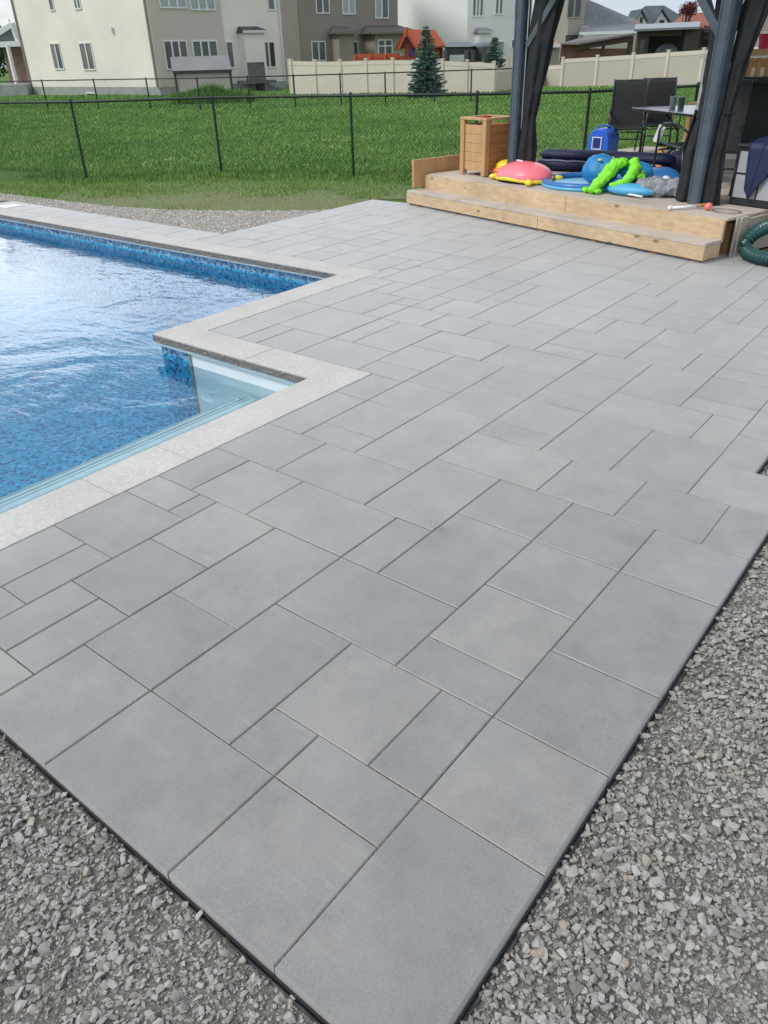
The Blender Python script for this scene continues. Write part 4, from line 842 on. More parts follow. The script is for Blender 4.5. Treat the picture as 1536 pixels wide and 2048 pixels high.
# ---- patio furniture
MESHF = mat('black_sling_fabric', (.014, .017, .019, 1), .7, 20, .3, .4, 400); FRM = mat('black_steel', (.022, .024, .027, 1), .28, 20, .2)
GREYSL = mat('grey_sling_fabric', (.075, .078, .085, 1), .75, 20, .2, .4, 400)
def sling(c, fwd, name, label, w_=.56, back_h=1.04, sl=MESHF, grp='black sling chairs round the glass table'):
    """sling chair standing at c (on the deck), facing fwd"""
    t = thing(name, c, label, 'chair', grp); f = Vector((fwd[0], fwd[1], 0)).normalized(); s_ = Vector((-f.y, f.x, 0)); c = Vector(c)
    def P_(x_, y_, z_): return c + s_ * x_ + f * y_ + Vector((0, 0, z_))
    prof = [(.25, .41), (.22, .44), (.05, .42), (-.18, .40), (-.24, .44), (-.29, .62), (-.34, .82), (-.38, back_h - .05), (-.42, back_h), (-.47, back_h - .02)]
    def sheet(pr_, nm):
        m = MB(); n_ = len(pr_); vs = []
        for dz in (0, -.012):
            for y_, z_ in pr_:
                for x_ in (-w_ / 2, -w_ / 4, 0, w_ / 4, w_ / 2): vs.append(P_(x_, y_, z_ + dz - .014 * (1 - (2 * x_ / w_) ** 2)) + f * dz)
        fs = [(i * 5 + k, i * 5 + k + 1, (i + 1) * 5 + k + 1, (i + 1) * 5 + k) for i in range(n_ - 1) for k in range(4)]; fs += [tuple(a + n_ * 5 for a in q_)[::-1] for q_ in fs]
        m.add(vs, fs); m.build(nm, sl, t, smooth=True)
    sheet(prof[:5], 'seat'); sheet(prof[4:], 'backrest')
    for x_ in (-w_ / 2, w_ / 2):
        m = MB(); m.tube([P_(x_, y_, z_) for y_, z_ in prof[:-1]], .014, 8); m.build('side_rail', FRM, t, smooth=True)
        m = MB(); m.tube([P_(x_ * 1.08, .27, .0), P_(x_ * 1.08, .26, .35), P_(x_ * 1.1, .24, .58), P_(x_ * 1.12, .16, .655), P_(x_ * 1.12, .0, .67), P_(x_ * 1.1, -.18, .63), P_(x_ * 1.03, -.29, .58)], .014, 8); m.build('armrest', FRM, t, smooth=True)
        m = MB(); m.tube([P_(x_ * 1.0, -.22, .44), P_(x_ * 1.04, -.27, .2), P_(x_ * 1.06, -.31, 0)], .014, 8); m.build('rear_leg', FRM, t, smooth=True)
    for y_, z_ in ((.24, .36), (-.26, .22), (-.43, back_h - .01)): m = MB(); m.tube([P_(-w_ / 2, y_, z_), P_(w_ / 2, y_, z_)], .011, 7); m.build('cross_rail', FRM, t, smooth=True)
    return t
def DV(a, b): return VA * a + VB * b
sling(D(4.02, 3.38, ZD), DV(-.62, -.75), 'patio_chair', 'black sling chair with looped arms, left of the two behind the table', w_=.50)
sling(D(3.98, 4.10, ZD), DV(-.72, -.70), 'patio_chair', 'black sling chair, right of the two behind the table', w_=.50)
ch3 = sling(D(1.78, 1.80, ZD), DV(.98, .3), 'patio_chair', 'low black sling chair with a white tag hanging from it', w_=.54, back_h=.80)
m = MB(); tp = D(2.12, 1.62, ZD + .53); m.box(tp, (.10, .008, .20), Matrix.Rotation(DROT, 3, 'Z') @ Matrix.Rotation(.35, 3, 'Y')); m.build('tag', WHT, ch3)
m = MB()
for i in range(5): m.box(tp + Vector((.008, -.012, .05 - i * .025)), (.045, .004, .006), Matrix.Rotation(DROT, 3, 'Z') @ Matrix.Rotation(.35, 3, 'Y'))
sling(D(1.18, 1.80, ZD), DV(.62, .78), 'reclining_chair', 'large grey sling recliner behind the near gazebo post', w_=.56, back_h=1.16, sl=GREYSL, grp='recliners at the right of the table')
sling(D(.62, 1.62, ZD), DV(.5, .86), 'reclining_chair', 'dark sling recliner at the right edge of the photo', w_=.62, back_h=1.15, sl=MESHF, grp='recliners at the right of the table')
# glass table
tb = thing('patio_table', D(2.2, 3.3, ZD), 'grey glass-topped table on black curved legs under the gazebo', 'table')
c0, c1_, c2_, c3_ = D(3.55, 2.85, ZD + .72), D(1.55, 1.95, ZD + .72), D(.95, 3.2, ZD + .72), D(2.95, 4.1, ZD + .72)
m = MB(); dn = Vector((0, 0, .012)); m.hexa([c0 - dn, c1_ - dn, c2_ - dn, c3_ - dn], [c0, c1_, c2_, c3_]); m.build('table_top', mat('frosted_grey_glass', (.17, .20, .235, 1), .22, 2, .08, spec=.7), tb, bevel=.02, seg=3)
m = MB(); cs = [q - Vector((0, 0, .022)) for q in (c0, c1_, c2_, c3_)]
for i in range(4): m.bar(cs[i], cs[(i + 1) % 4], .03, .02)
m.build('frame', FRM, tb)
cen = (c0 + c1_ + c2_ + c3_) / 4
for q in (c0, c1_, c2_, c3_):
    m = MB(); a_ = cen.lerp(q, .62); m.tube([Vector((a_.x, a_.y, ZD + .69)), Vector((*(cen.lerp(q, .42)).xy, ZD + .45)), Vector((*(cen.lerp(q, .40)).xy, ZD + .25)), Vector((*(cen.lerp(q, .66)).xy, ZD))], .017, 8); m.build('leg', FRM, tb, smooth=True)
m = MB(); m.tube([Vector((*(cen + Vector((math.cos(q) * .3, math.sin(q) * .3, 0))).xy, ZD + .33)) for q in [2 * math.pi * i / 20 for i in range(20)]], .010, 6, closed=True); m.build('ring_brace', FRM, tb, smooth=True)
for (a, b, mm_, lb) in ((2.99, 3.02, mat('clear_tumbler', (.34, .38, .42, 1), .15, 3, .1), 'clear glass tumbler on the table, left of the pair'), (2.84, 3.0, mat('dark_tumbler', (.10, .13, .17, 1), .2, 3, .1), 'darker glass tumbler on the table, right of the pair')):
    t = thing('tumbler', D(a, b, ZD + .72), lb, 'glass', 'glasses on the patio table'); m = MB(); m.tube([D(a, b, ZD + .721), D(a, b, ZD + .86)], [.04, .047], 16, cap=True); m.build('cup', mm_, t)
    m = MB(); m.tube([D(a + .047 * math.cos(q), b + .047 * math.sin(q), ZD + .862) for q in [2 * math.pi * i / 16 for i in range(16)]], .004, 6, closed=True); m.build('rim', WHT, t, smooth=True)
# navy towel, storage panel, pole with ball, hose
t = thing('storage_box', D(.14, .93, ZD), 'low dark-framed outdoor storage box with grey panel front by the near post', 'storage box')
SBX, SBY, SBH = .72, .38, .56
m = MB(); m.box(D(.10, .90, ZD + SBH / 2), (SBX, SBY, SBH), DROT); m.build('body', mat('dark_resin', (.016, .019, .024, 1), .5, 10, .2), t, bevel=.015)
for ia, iz, wx, wz in ((.20, .17, .25, .22), (-.105, .17, .32, .22), (.20, .40, .25, .2), (-.105, .40, .32, .2)):
    m = MB(); m.box(D(.10 + ia, .90 - SBY / 2 - .004, ZD + iz + .02), (wx, .012, wz), DROT); m.build('panel', mat('light_grey_resin', (.34, .35, .38, 1), .5, 6, .08), t, bevel=.004)
m = MB(); m.box(D(.10, .90, ZD + SBH + .012), (SBX + .04, SBY + .04, .03), DROT); m.build('lid', mat('dark_resin', (.02, .02, .02, 1)), t, bevel=.01)
t = thing('navy_towel', D(0, .9, ZD + .56), 'navy blue towel draped over the storage box with its corner hanging down', 'towel')
vs = []; nx_, ny_ = 30, 34
for i in range(nx_ + 1):
    for j in range(ny_ + 1):
        u_ = i / nx_; v_ = j / ny_; a = .30 - .72 * u_; L_ = v_ * (.74 + .10 * u_ + .16 * math.sin(u_ * 11 + .5))
        if L_ < .40: b = 1.10 - L_; z = SBH + .034 + .02 * math.sin(u_ * 12 + v_ * 5) + .17 * math.exp(-((u_ - .6) / .4) ** 2) * math.sin(min(1, L_ / .4) * math.pi)
        else: b = .70 - .012 - .012 * math.sin(u_ * 26 + v_ * 3) - .02 * v_; z = SBH + .03 - (L_ - .40)
        wv = .018 * math.sin(u_ * 22 + v_ * 4); vs.append(D(a + wv, b, ZD + max(z, .06)))
m = MB(); m.add(vs, [(i * (ny_ + 1) + j, (i + 1) * (ny_ + 1) + j, (i + 1) * (ny_ + 1) + j + 1, i * (ny_ + 1) + j + 1) for i in range(nx_) for j in range(ny_)]); o = m.build('cloth', NAVY, t, smooth=True); sd_ = o.modifiers.new('solid', 'SOLIDIFY'); sd_.thickness = .012; sd_.offset = 1
t = thing('toy_net', D(.6, .25, ZD), 'white and tan pole with a wire hoop lying at the front of the deck', 'toy net')
m = MB(); m.tube([D(.66, .02, ZD + .02), D(.58, .14, ZD + .025), D(.53, .24, ZD + .03)], [.017, .014, .016], 8); m.ball(D(.672, .0, ZD + .022), .024, 10, 8); m.build('pole', WHT, t, smooth=True)
m = MB(); m.tube([D(.53, .24, ZD + .03), D(.45, .40, ZD + .035)], .018, 8); m.build('handle', mat('tan_wood', (.36, .20, .08, 1), .6), t, smooth=True)
m = MB(); m.tube([D(.38 - .30 * (1 - math.cos(q)) * .5 - .02, .30 + .10 * math.sin(q), ZD + .012) for q in [2 * math.pi * i / 30 for i in range(30)]], .0045, 6, closed=True); m.build('hoop', mat('grey_wire', (.2, .2, .19, 1), .4, metal=.7), t, smooth=True)
t = MB(); t.ball(D(.40, .26, ZD + .035), .036, 18, 12, fn=lambda p: 1 + .07 * math.sin(7 * p.x) * math.sin(7 * p.y) * 1.5 + .05 * math.sin(9 * p.z)); tag(t.build('toy_ball', mat('coral_ball', (.85, .20, .17, 1), .5), smooth=True), 'small knobbly coral ball inside the wire hoop', 'ball')
t = thing('drain_hose', (-1.0, 8.2, .1), 'fat ribbed green drain hose curled beside the deck', 'hose')
hc = G(1540, 480, .18)
P_ = []; Rr = []; N_ = 420
ctl = [Vector((-.28, 7.0 + 1.75, .40)), ] 
def hz_(u, v, z): q = G(u, v, z); return Vector((q[0], q[1], z))
ctl = [hz_(1700, 440, .30), hz_(1600, 447, .30), hz_(1545, 452, .28), hz_(1515, 463, .25), hz_(1494, 482, .17), hz_(1490, 498, .09), hz_(1506, 511, .07), hz_(1545, 521, .065), hz_(1610, 530, .065), hz_(1700, 530, .065)]
def cr(p0, p1, p2, p3, t): return .5 * ((2 * p1) + (-p0 + p2) * t + (2 * p0 - 5 * p1 + 4 * p2 - p3) * t * t + (-p0 + 3 * p1 - 3 * p2 + p3) * t ** 3)
dense = []
for i in range(len(ctl) - 1):
    a_ = ctl[max(i - 1, 0)]; d_ = ctl[min(i + 2, len(ctl) - 1)]
    for k in range(40): dense.append(cr(a_, ctl[i], ctl[i + 1], d_, k / 40))
ln = [0]
for a_, b_ in zip(dense[:-1], dense[1:]): ln.append(ln[-1] + (b_ - a_).length)
tot = ln[-1]; st_ = .0045; j = 0; s_ = 0
while s_ < tot - .01:
    while ln[j + 1] < s_: j += 1
    f = (s_ - ln[j]) / (ln[j + 1] - ln[j] + 1e-9); P_.append(dense[j].lerp(dense[j + 1], f)); Rr.append(.060 + .009 * math.sin(s_ * 2 * math.pi / .036)); s_ += st_
m = MB(); m.tube(P_, Rr, 18); m.build('ribbed_hose', mat('dark_green_hose', (.014, .066, .062, 1), .3, 6, .3), t, smooth=True)
m = MB(); q0 = hz_(1560, 505, 0.02); m.ball(q0, (.16, .09, .05), 14, 8, .3, fn=lambda p: 1 + .12 * math.sin(5 * p.x + 3 * p.y)); tag(m.build('pale_rock', M_STONE), 'pale flat rock lying inside the curl of the green hose', 'rock')

# ================================================================== NEIGHBOURING HOUSES
S_CREAM = m_siding('cream_siding', (.82, .775, .72, 1)); S_BEIGE = m_siding('beige_siding', (.60, .555, .50, 1)); S_BROWN = m_siding('taupe_siding', (.30, .268, .238, 1)); S_WHITE = m_siding('white_siding', (.86, .86, .87, 1)); S_TAN = m_siding('tan_siding', (.38, .36, .325, 1)); S_DTAUPE = m_siding('dark_taupe_siding', (.165, .15, .135, 1))
M_CONC = mat('grey_concrete', (.30, .32, .31, 1), .9, 2, .15); M_SHING = mat('charcoal_shingles', (.07, .068, .075, 1), .9, 3, .3, .5, 30); M_SHINGG = mat('grey_shingles', (.15, .165, .18, 1), .9, 3, .2, .5, 30)
M_DRAPE = mat('grey_drapes', (.17, .18, .17, 1), .8, 2, .25, stretch=(6, 6, .3)); M_BRICK = mat('brown_brick', (.27, .18, .14, 1), .9, 3, .25)
def panel(name, w, s0, s1, z0, z1, m, parent, th=.3, off_=0.):
    mb = MB(); A_ = [w.at(s0, z0, -off_), w.at(s1, z0, -off_), w.at(s1, z0, -off_ - th), w.at(s0, z0, -off_ - th)]
    mb.hexa(A_, [p + Vector((0, 0, z1 - z0)) for p in A_]); return mb.build(name, m, parent)
def window(w, u0, v0, u1, v1, panes, parent, fr=None, glass=None, fw_=.075, trans=False, zmax=None, off_=0., name='window'):
    um, vm = (u0 + u1) / 2, (v0 + v1) / 2; s0 = w.hit(u0, vm)[0]; s1 = w.hit(u1, vm)[0]; zt = w.hit(um, v0)[1]; zb = w.hit(um, v1)[1]
    if zmax: zt = zmax
    if s1 < s0: s0, s1 = s1, s0
    fr = fr or M_WHITE; m = MB(); nrm = w.n
    def bx(a0, a1, b0, b1, d0, d1): A_ = [w.at(a0, b0, d0 + off_), w.at(a1, b0, d0 + off_), w.at(a1, b0, d1 + off_), w.at(a0, b0, d1 + off_)]; m.hexa(A_, [p + Vector((0, 0, b1 - b0)) for p in A_])
    k = w.sg; D0, D1 = -.02 * k, .05 * k
    bx(s0 - fw_, s1 + fw_, zt, zt + fw_, D0, D1); bx(s0 - fw_, s1 + fw_, zb - fw_, zb, D0, D1 * 1.4); bx(s0 - fw_, s0, zb, zt, D0, D1); bx(s1, s1 + fw_, zb, zt, D0, D1)
    for i in range(1, panes): c = s0 + (s1 - s0) * i / panes; bx(c - fw_ * .7, c + fw_ * .7, zb, zt, D0, D1 * .9)
    if trans: c = zb + (zt - zb) * trans; bx(s0, s1, c - .04, c + .04, D0, D1)
    fo = m.build(name, fr, parent)
    for i in range(panes):
        m = MB(); a0 = s0 + (s1 - s0) * i / panes; a1 = s0 + (s1 - s0) * (i + 1) / panes; bx(a0, a1, zb, zt, -.01 * k, .006 * k); m.build('pane', (glass[i % len(glass)] if isinstance(glass, list) else glass) or M_GLASS, fo)
    return fo
def mkwall(p, dr):
    w = Wall(p, dr); w.sg = 1 if (cP[:2] - w.p) @ w.n > 0 else -1; w.n_out = w.n * w.sg
    at0 = w.at; w.n = w.n
    return w
def slabwall(name, w, s0, s1, z0, z1, m, parent, depth):
    mb = MB(); k = -w.sg; A_ = [w.at(s0, z0, 0), w.at(s1, z0, 0), w.at(s1, z0, depth * k), w.at(s0, z0, depth * k)]; mb.hexa(A_, [p + Vector((0, 0, z1 - z0)) for p in A_]); return mb.build(name, m, parent)
def bump_out(w, s0, s1, z0, z1, d, zr, mw, mr, parent, ov=.15):
    o = MB(); k = w.sg; A_ = [w.at(s0, z0, 0), w.at(s1, z0, 0), w.at(s1, z0, d * k), w.at(s0, z0, d * k)]; o.hexa(A_, [p + Vector((0, 0, z1 - z0)) for p in A_]); b = o.build('bump_out', mw, parent)
    o = MB(); o.hexa([w.at(s0 - ov, z1, d * k * 1.25), w.at(s1 + ov, z1, d * k * 1.25), w.at(s1 + ov, z1 + .02, .0), w.at(s0 - ov, z1 + .02, .0)], [w.at(s0 - ov, z1 + .14, d * k * 1.25), w.at(s1 + ov, z1 + .14, d * k * 1.25), w.at(s1 - ov * .2, zr, .0), w.at(s0 + ov * .2, zr, .0)]); o.build('roof', mr, b)
    o = MB(); o.hexa([w.at(s0 - ov, z1 - .02, d * k * 1.27), w.at(s1 + ov, z1 - .02, d * k * 1.27), w.at(s1 + ov, z1 - .02, d * k * 1.2), w.at(s0 - ov, z1 - .02, d * k * 1.2)], [w.at(s0 - ov, z1 + .13, d * k * 1.3), w.at(s1 + ov, z1 + .13, d * k * 1.3), w.at(s1 + ov, z1 + .13, d * k * 1.2), w.at(s0 - ov, z1 + .13, d * k * 1.2)]); o.build('eave', M_WHITE if mw is not S_BROWN else mw, b)
    return b
def stroke(w, s, z0, z1, m, parent, name, r=.05): mb = MB(); mb.tube([w.at(s, z0, w.sg * .08), w.at(s, z1, w.sg * .08)], r, 6); return mb.build(name, m, parent)

# --- cream house at the left
h1 = thing('suburban_house', (*PD(322, 192, 54.5)[:2], 0), 'two-storey cream sided house with grouped white windows at the upper left', 'house')
cn = PD(322, 192, 54.5); ca = math.radians
wL = mkwall(cn, cdir(-math.cos(ca(40)), math.sin(ca(40)))); wR = mkwall(cn, cdir(math.cos(ca(38)), math.sin(ca(38))))
sL = wL.hit(60, 170)[0]; sR = wR.hit(572, 170)[0]; zf = .45
sB = wR.hit(447, 60)[0]
body = MB(); ZT = 8.2
def pl2(w, s, o_=0.): p = w.at(s, 0, 0); return Vector((p.x, p.y, 0))
q0, q1, q2 = pl2(wL, sL), pl2(wL, 0), pl2(wR, sR); q3 = q0 + (q2 - q1)
def shell(P4, z0, z1, m, nm, parent, shrink=0.):
    mb = MB(); c = sum(P4, Vector()) / 4; P5 = [p.lerp(c, shrink) for p in P4]; mb.hexa([Vector((p.x, p.y, z0)) for p in P5], [Vector((p.x, p.y, z1)) for p in P5]); return mb.build(nm, m, parent)
core = shell([q0, q1, q2, q3], -.4, zf, M_CONC, 'foundation', h1)
mb = MB(); mb.hexa([q0 + Vector((0, 0, zf)), q1 + Vector((0, 0, zf)), q2 + Vector((0, 0, zf)), q3 + Vector((0, 0, zf))], [q + Vector((0, 0, ZT)) for q in (q0, q1, q2, q3)]); mb.build('wall', S_CREAM, h1)
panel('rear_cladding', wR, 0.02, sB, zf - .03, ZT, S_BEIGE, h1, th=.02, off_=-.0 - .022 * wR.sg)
mb = MB(); ce = (q0 + q1 + q2 + q3) / 4; ev = [p + (p - ce).normalized() * .6 + Vector((0, 0, ZT)) for p in (q0, q1, q2, q3)]; e2 = [v + Vector((0, 0, .2)) for v in ev]; mb.hexa(ev, e2); ra, rb = (e2[0] + e2[1]) / 2 * .0 + (e2[0].lerp(e2[1], .5)).lerp(e2[3].lerp(e2[2], .5), .3) + Vector((0, 0, 3)), (e2[0].lerp(e2[1], .5)).lerp(e2[3].lerp(e2[2], .5), .7) + Vector((0, 0, 3))
mb.quad(e2[0], e2[1], ra); mb.quad(e2[1], e2[2], rb, ra); mb.quad(e2[2], e2[3], rb); mb.quad(e2[3], e2[0], ra, rb); mb.build('roof', M_SHING, h1)
for s_ in (.12,): stroke(wL, s_, zf, ZT, mat('tan_downspout', (.25, .23, .2, 1)), h1, 'downspout', .07)
stroke(wR, sR - .1, zf, ZT, M_WHITE, h1, 'corner_trim', .06)
stroke(wL, sL - .25, zf - .2, ZT - .4, mat('tan_downspout', (.2, .2, .2, 1)), h1, 'downspout', .07)
GD = mat('shaded_glass', (.10, .115, .115, 1), .15, .6, .3)
window(wL, 106, 88, 123, 137, 2, h1, glass=[M_GLASS, M_DRAPE]); window(wL, 164, 87, 186, 138, 2, h1, glass=[GD, GD])
window(wL, 96, -40, 103, 20, 1, h1, glass=GD); window(wL, 146, -40, 157, 17, 2, h1, glass=[GD, M_DRAPE])
OF = .03 * wR.sg; window(wR, 331, 83, 374, 137, 3, h1, glass=[M_GLASS, M_GLASS, GD], off_=OF); window(wR, 388, 83, 434, 137, 3, h1, glass=[GD, M_GLASS, GD], off_=OF); window(wR, 455, 85, 466, 134, 1, h1, glass=GD)
window(wR, 316, -60, 366, 14, 3, h1, glass=[M_CURTAINW], off_=OF); window(wR, 377, -60, 424, 18, 3, h1, glass=[M_CURTAINW], off_=OF); window(wR, 535, -40, 546, 18, 1, h1, glass=GD); window(wR, 527, 85, 549, 133, 2, h1, glass=[GD, M_GLASS])
bs = window(wL, 175, 187, 190, 196, 1, h1, glass=M_GLASS)
s0, s1 = wR.hit(478, 80)[0], wR.hit(518, 80)[0]; bump_out(wR, s0, s1, .5, wR.hit(498, 66)[1], .7, wR.hit(498, 53)[1], S_CREAM, M_SHING, h1)
mb = MB(); a_, z_ = wL.hit(226, 60); p = wL.at(a_, z_, wL.sg * .1); mb.tube([p - Vector((0, 0, .16)), p + Vector((0, 0, .16))], .08, 8); mb.build('wall_lamp', M_WHITE, h1)
# porch gable at its far left
pg = MB(); gA = PD(44, 55, 62.); 
def P3(u, v, d): q = PD(u, v, d); return Vector((q[0], q[1], q[2]))
pdn = Vector((*cdir(.35, 1.), 0)) * 3.0
f0, f1, f2_ = P3(-40, 92, 66), P3(40, 88, 66), P3(24, 50, 66)
pg.add([f0, f1, f2_, f0 + pdn, f1 + pdn, f2_ + pdn], [(0, 1, 2), (5, 4, 3), (0, 3, 4, 1), (1, 4, 5, 2), (2, 5, 3, 0)]); pgo = pg.build('porch_gable', M_SHINGG, h1)
m = MB(); m.bar(f0, f2_, .35, .3); m.build('rake_board', M_WHITE, pgo); m = MB(); m.bar(f1, f2_ + Vector((.0, 0, .1)), .35, .3); m.build('rake_board', M_WHITE, pgo); m = MB(); m.bar(P3(-40, 91, 65.8), P3(42, 87, 65.8), .25, .35); m.build('porch_beam', M_WHITE, pgo)
b0 = P3(22, 120, 65.5); m = MB(); m.bar((b0.x, b0.y, 0), (b0.x, b0.y, P3(22, 90, 65.5).z), .22); m.build('porch_post', M_WHITE, pgo)
bb0 = P3(38, 120, 68); m = MB(); m.box((bb0.x, bb0.y, 1.9), (1.5, 1.5, 4.4), math.atan2(FH[1], FH[0])); m.build('brick_pier', M_BRICK, h1)
bb1 = P3(20, 150, 66); m = MB(); m.box((bb1.x, bb1.y, .3), (5, 4, .7), math.atan2(FH[1], FH[0])); m.build('porch_slab', M_CONC, h1)
# rear landing and railing
lk = thing('garden_stairs', (*wR.at(0, 0)[:2], 0), 'small grey railed landing with steps behind the cream house', 'stairs'); sA, sBb = wR.hit(462, 160)[0], wR.hit(515, 160)[0]
def bxw(w, a0, a1, z0, z1, d0, d1): m = MB(); k = w.sg; A_ = [w.at(a0, z0, d0 * k), w.at(a1, z0, d0 * k), w.at(a1, z0, d1 * k), w.at(a0, z0, d1 * k)]; m.hexa(A_, [p + Vector((0, 0, z1 - z0)) for p in A_]); return m
LNG = mat('grey_stained_timber', (.12, .13, .14, 1), .8, 3, .2)
bxw(wR, sA, sBb, .45, .62, .8, 2.4).build('landing', LNG, lk); bxw(wR, sA, sBb - .8, 1.55, 1.63, 2.3, 2.4).build('rail', LNG, lk)
m = MB(); n_ = 15
for i in range(n_ + 1): p = wR.at(sA + (sBb - .8 - sA) * i / n_, 0, wR.sg * 2.35); m.bar(p + Vector((0, 0, .5)), p + Vector((0, 0, 1.6)), .045)
m.build('balusters', LNG, lk)
for i in range(3): bxw(wR, sBb - .9 + i * .35, sBb - .5 + i * .35, 0, .45 - i * .14, 1.2, 2.4).build('step', LNG, lk)

# --- taupe house
cn2 = PD(606, 150, 72.); h2 = thing('suburban_house', (*cn2[:2], 0), 'two-storey taupe house with two small lean-to roofs, right of the cream house', 'house')
w2 = mkwall(cn2, cdir(math.cos(ca(24)), math.sin(ca(24)))); w2s = mkwall(cn2, cdir(-math.cos(ca(66)), math.sin(ca(66)))); s2 = w2.hit(796, 60)[0]; s2s = w2s.hit(548, 60)[0]
Z2 = 10.5; qa, qb, qc = pl2(w2s, s2s), pl2(w2, 0), pl2(w2, s2); qd = qa + (qc - qb)
mb = MB(); mb.hexa([q + Vector((0, 0, -.3)) for q in (qa, qb, qc, qd)], [q + Vector((0, 0, Z2)) for q in (qa, qb, qc, qd)]); mb.build('wall', S_BROWN, h2)
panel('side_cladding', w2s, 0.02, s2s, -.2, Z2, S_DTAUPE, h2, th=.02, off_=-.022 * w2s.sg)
mb = MB(); ce = (qa + qb + qc + qd) / 4; ev = [p + (p - ce).normalized() * .5 + Vector((0, 0, Z2)) for p in (qa, qb, qc, qd)]; ap_ = ce + Vector((0, 0, Z2 + 4)); mb.add(ev + [ap_], [(0, 1, 4), (1, 2, 4), (2, 3, 4), (3, 0, 4), (3, 2, 1, 0)]); mb.build('roof', M_SHING, h2)
window(w2, 632, -50, 656, 25, 2, h2, glass=[M_GLASS, GD]); window(w2, 685, -50, 708, 27, 2, h2, glass=[M_CURTAINW]); window(w2, 751, -50, 775, 35, 2, h2, glass=[M_CURTAINW, GD])
window(w2, 625, 84, 650, 120, 2, h2, glass=GD); window(w2, 697, 84, 715, 120, 2, h2, glass=GD)
a0, a1 = w2.hit(664, 90)[0], w2.hit(693, 90)[0]; bump_out(w2, a0, a1, 0, w2.hit(680, 69)[1], 1.6, w2.hit(680, 53)[1], S_BROWN, M_SHING, h2, ov=.35)
a0, a1 = w2.hit(729, 90)[0], w2.hit(800, 90)[0]; bump_out(w2, a0, a1, 0, w2.hit(765, 69)[1], 2.2, w2.hit(765, 51)[1], S_BROWN, M_SHING, h2, ov=.5)
w2b = mkwall(w2.at(0, 0, 2.2 * w2.sg), w2.d); window(w2b, 757, 81, 783, 108, 2, h2, glass=GD, name='patio_door', trans=.6)
# --- white house
cn3 = PD(932, 150, 80.); h3 = thing('suburban_house', (*cn3[:2], 0), 'tall pale grey-white house with a blank side wall behind the spruce', 'house')
w3 = mkwall(cn3, cdir(math.cos(ca(14)), math.sin(ca(14)))); w3s = mkwall(cn3, cdir(-math.cos(ca(40)), math.sin(ca(40)))); s3 = w3.hit(1062, 60)[0]; s3s = w3s.hit(776, 60)[0]
qa, qb, qc = pl2(w3s, s3s), pl2(w3, 0), pl2(w3, s3); qd = qa + (qc - qb); Z3 = 9.2
mb = MB(); mb.hexa([q + Vector((0, 0, -.3)) for q in (qa, qb, qc, qd)], [q + Vector((0, 0, Z3)) for q in (qa, qb, qc, qd)]); mb.build('wall', S_WHITE, h3)
mb = MB(); ce = (qa + qb + qc + qd) / 4; ev = [p + (p - ce).normalized() * .6 + Vector((0, 0, Z3)) for p in (qa, qb, qc, qd)]; ap_ = ce + Vector((0, 0, Z3 + 4)); mb.add(ev + [ap_], [(0, 1, 4), (1, 2, 4), (2, 3, 4), (3, 0, 4), (3, 2, 1, 0)]); mb.build('roof', M_SHINGG, h3)
window(w3, 947, -40, 966, 31, 3, h3, glass=GD, fw_=.12); window(w3, 993, -40, 1005, 27, 2, h3, glass=GD, fw_=.12); window(w3, 1031, -40, 1044, 28, 2, h3, glass=GD, fw_=.12)
window(w3, 992, 84, 1007, 110, 1, h3, glass=M_CURTAINW, name='door'); window(w3, 1024, 80, 1036, 95, 2, h3, glass=GD)
a0, a1 = w3.hit(950, 80)[0], w3.hit(972, 80)[0]; bump_out(w3, a0, a1, w3.hit(960, 94)[1], w3.hit(960, 66)[1], 1.0, w3.hit(960, 55)[1], S_WHITE, M_SHINGG, h3, ov=.2)
# --- tan house
cn4 = PD(1128, 150, 76.); h4 = thing('suburban_house', (*cn4[:2], 0), 'tan house with tall narrow windows and a long grey roof, behind the hanging curtain', 'house')
w4 = mkwall(cn4, cdir(math.cos(ca(10)), math.sin(ca(10)))); w4s = mkwall(cn4, cdir(-math.cos(ca(50)), math.sin(ca(50)))); s4 = w4.hit(1166, 60)[0]; s4s = w4s.hit(1085, 60)[0]
qa, qb, qc = pl2(w4s, s4s), pl2(w4, 0), pl2(w4, s4); qd = qa + (qc - qb)
mb = MB(); mb.hexa([q + Vector((0, 0, -.3)) for q in (qa, qb, qc, qd)], [q + Vector((0, 0, 8.5)) for q in (qa, qb, qc, qd)]); mb.build('wall', S_TAN, h4)
mb = MB(); ce = (qa + qb + qc + qd) / 4; ev = [p + (p - ce).normalized() * .6 + Vector((0, 0, 8.5)) for p in (qa, qb, qc, qd)]; mb.add(ev + [ce + Vector((0, 0, 11))], [(0, 1, 4), (1, 2, 4), (2, 3, 4), (3, 0, 4), (3, 2, 1, 0)]); mb.build('roof', M_SHINGG, h4)
BLK = mat('dark_window_frame', (.03, .03, .03, 1), .5)
window(w4, 1137, -30, 1163, 34, 2, h4, fr=S_TAN, glass=M_GLASS); window(w4, 1133, 72, 1159, 82, 2, h4, fr=BLK, glass=M_GLASS)
bd = cdir(.12, 1.); V3 = lambda p, z=None: Vector((p[0], p[1], p[2] if z is None else z)); bk = Vector((bd[0], bd[1], 0)) * 9
mb = MB(); A_ = [P3(1160, 66, 75), P3(1272, 62, 75)]; r0_, r1_ = P3(1170, -4, 80), P3(1262, 36, 80); mb.hexa([A_[0] - Vector((0, 0, .2)), A_[1] - Vector((0, 0, .2)), A_[1] + bk, A_[0] + bk], [A_[0], A_[1], r1_ + Vector((0, 0, 0)), r0_]); mb.build('garage_roof', M_SHINGG, h4)
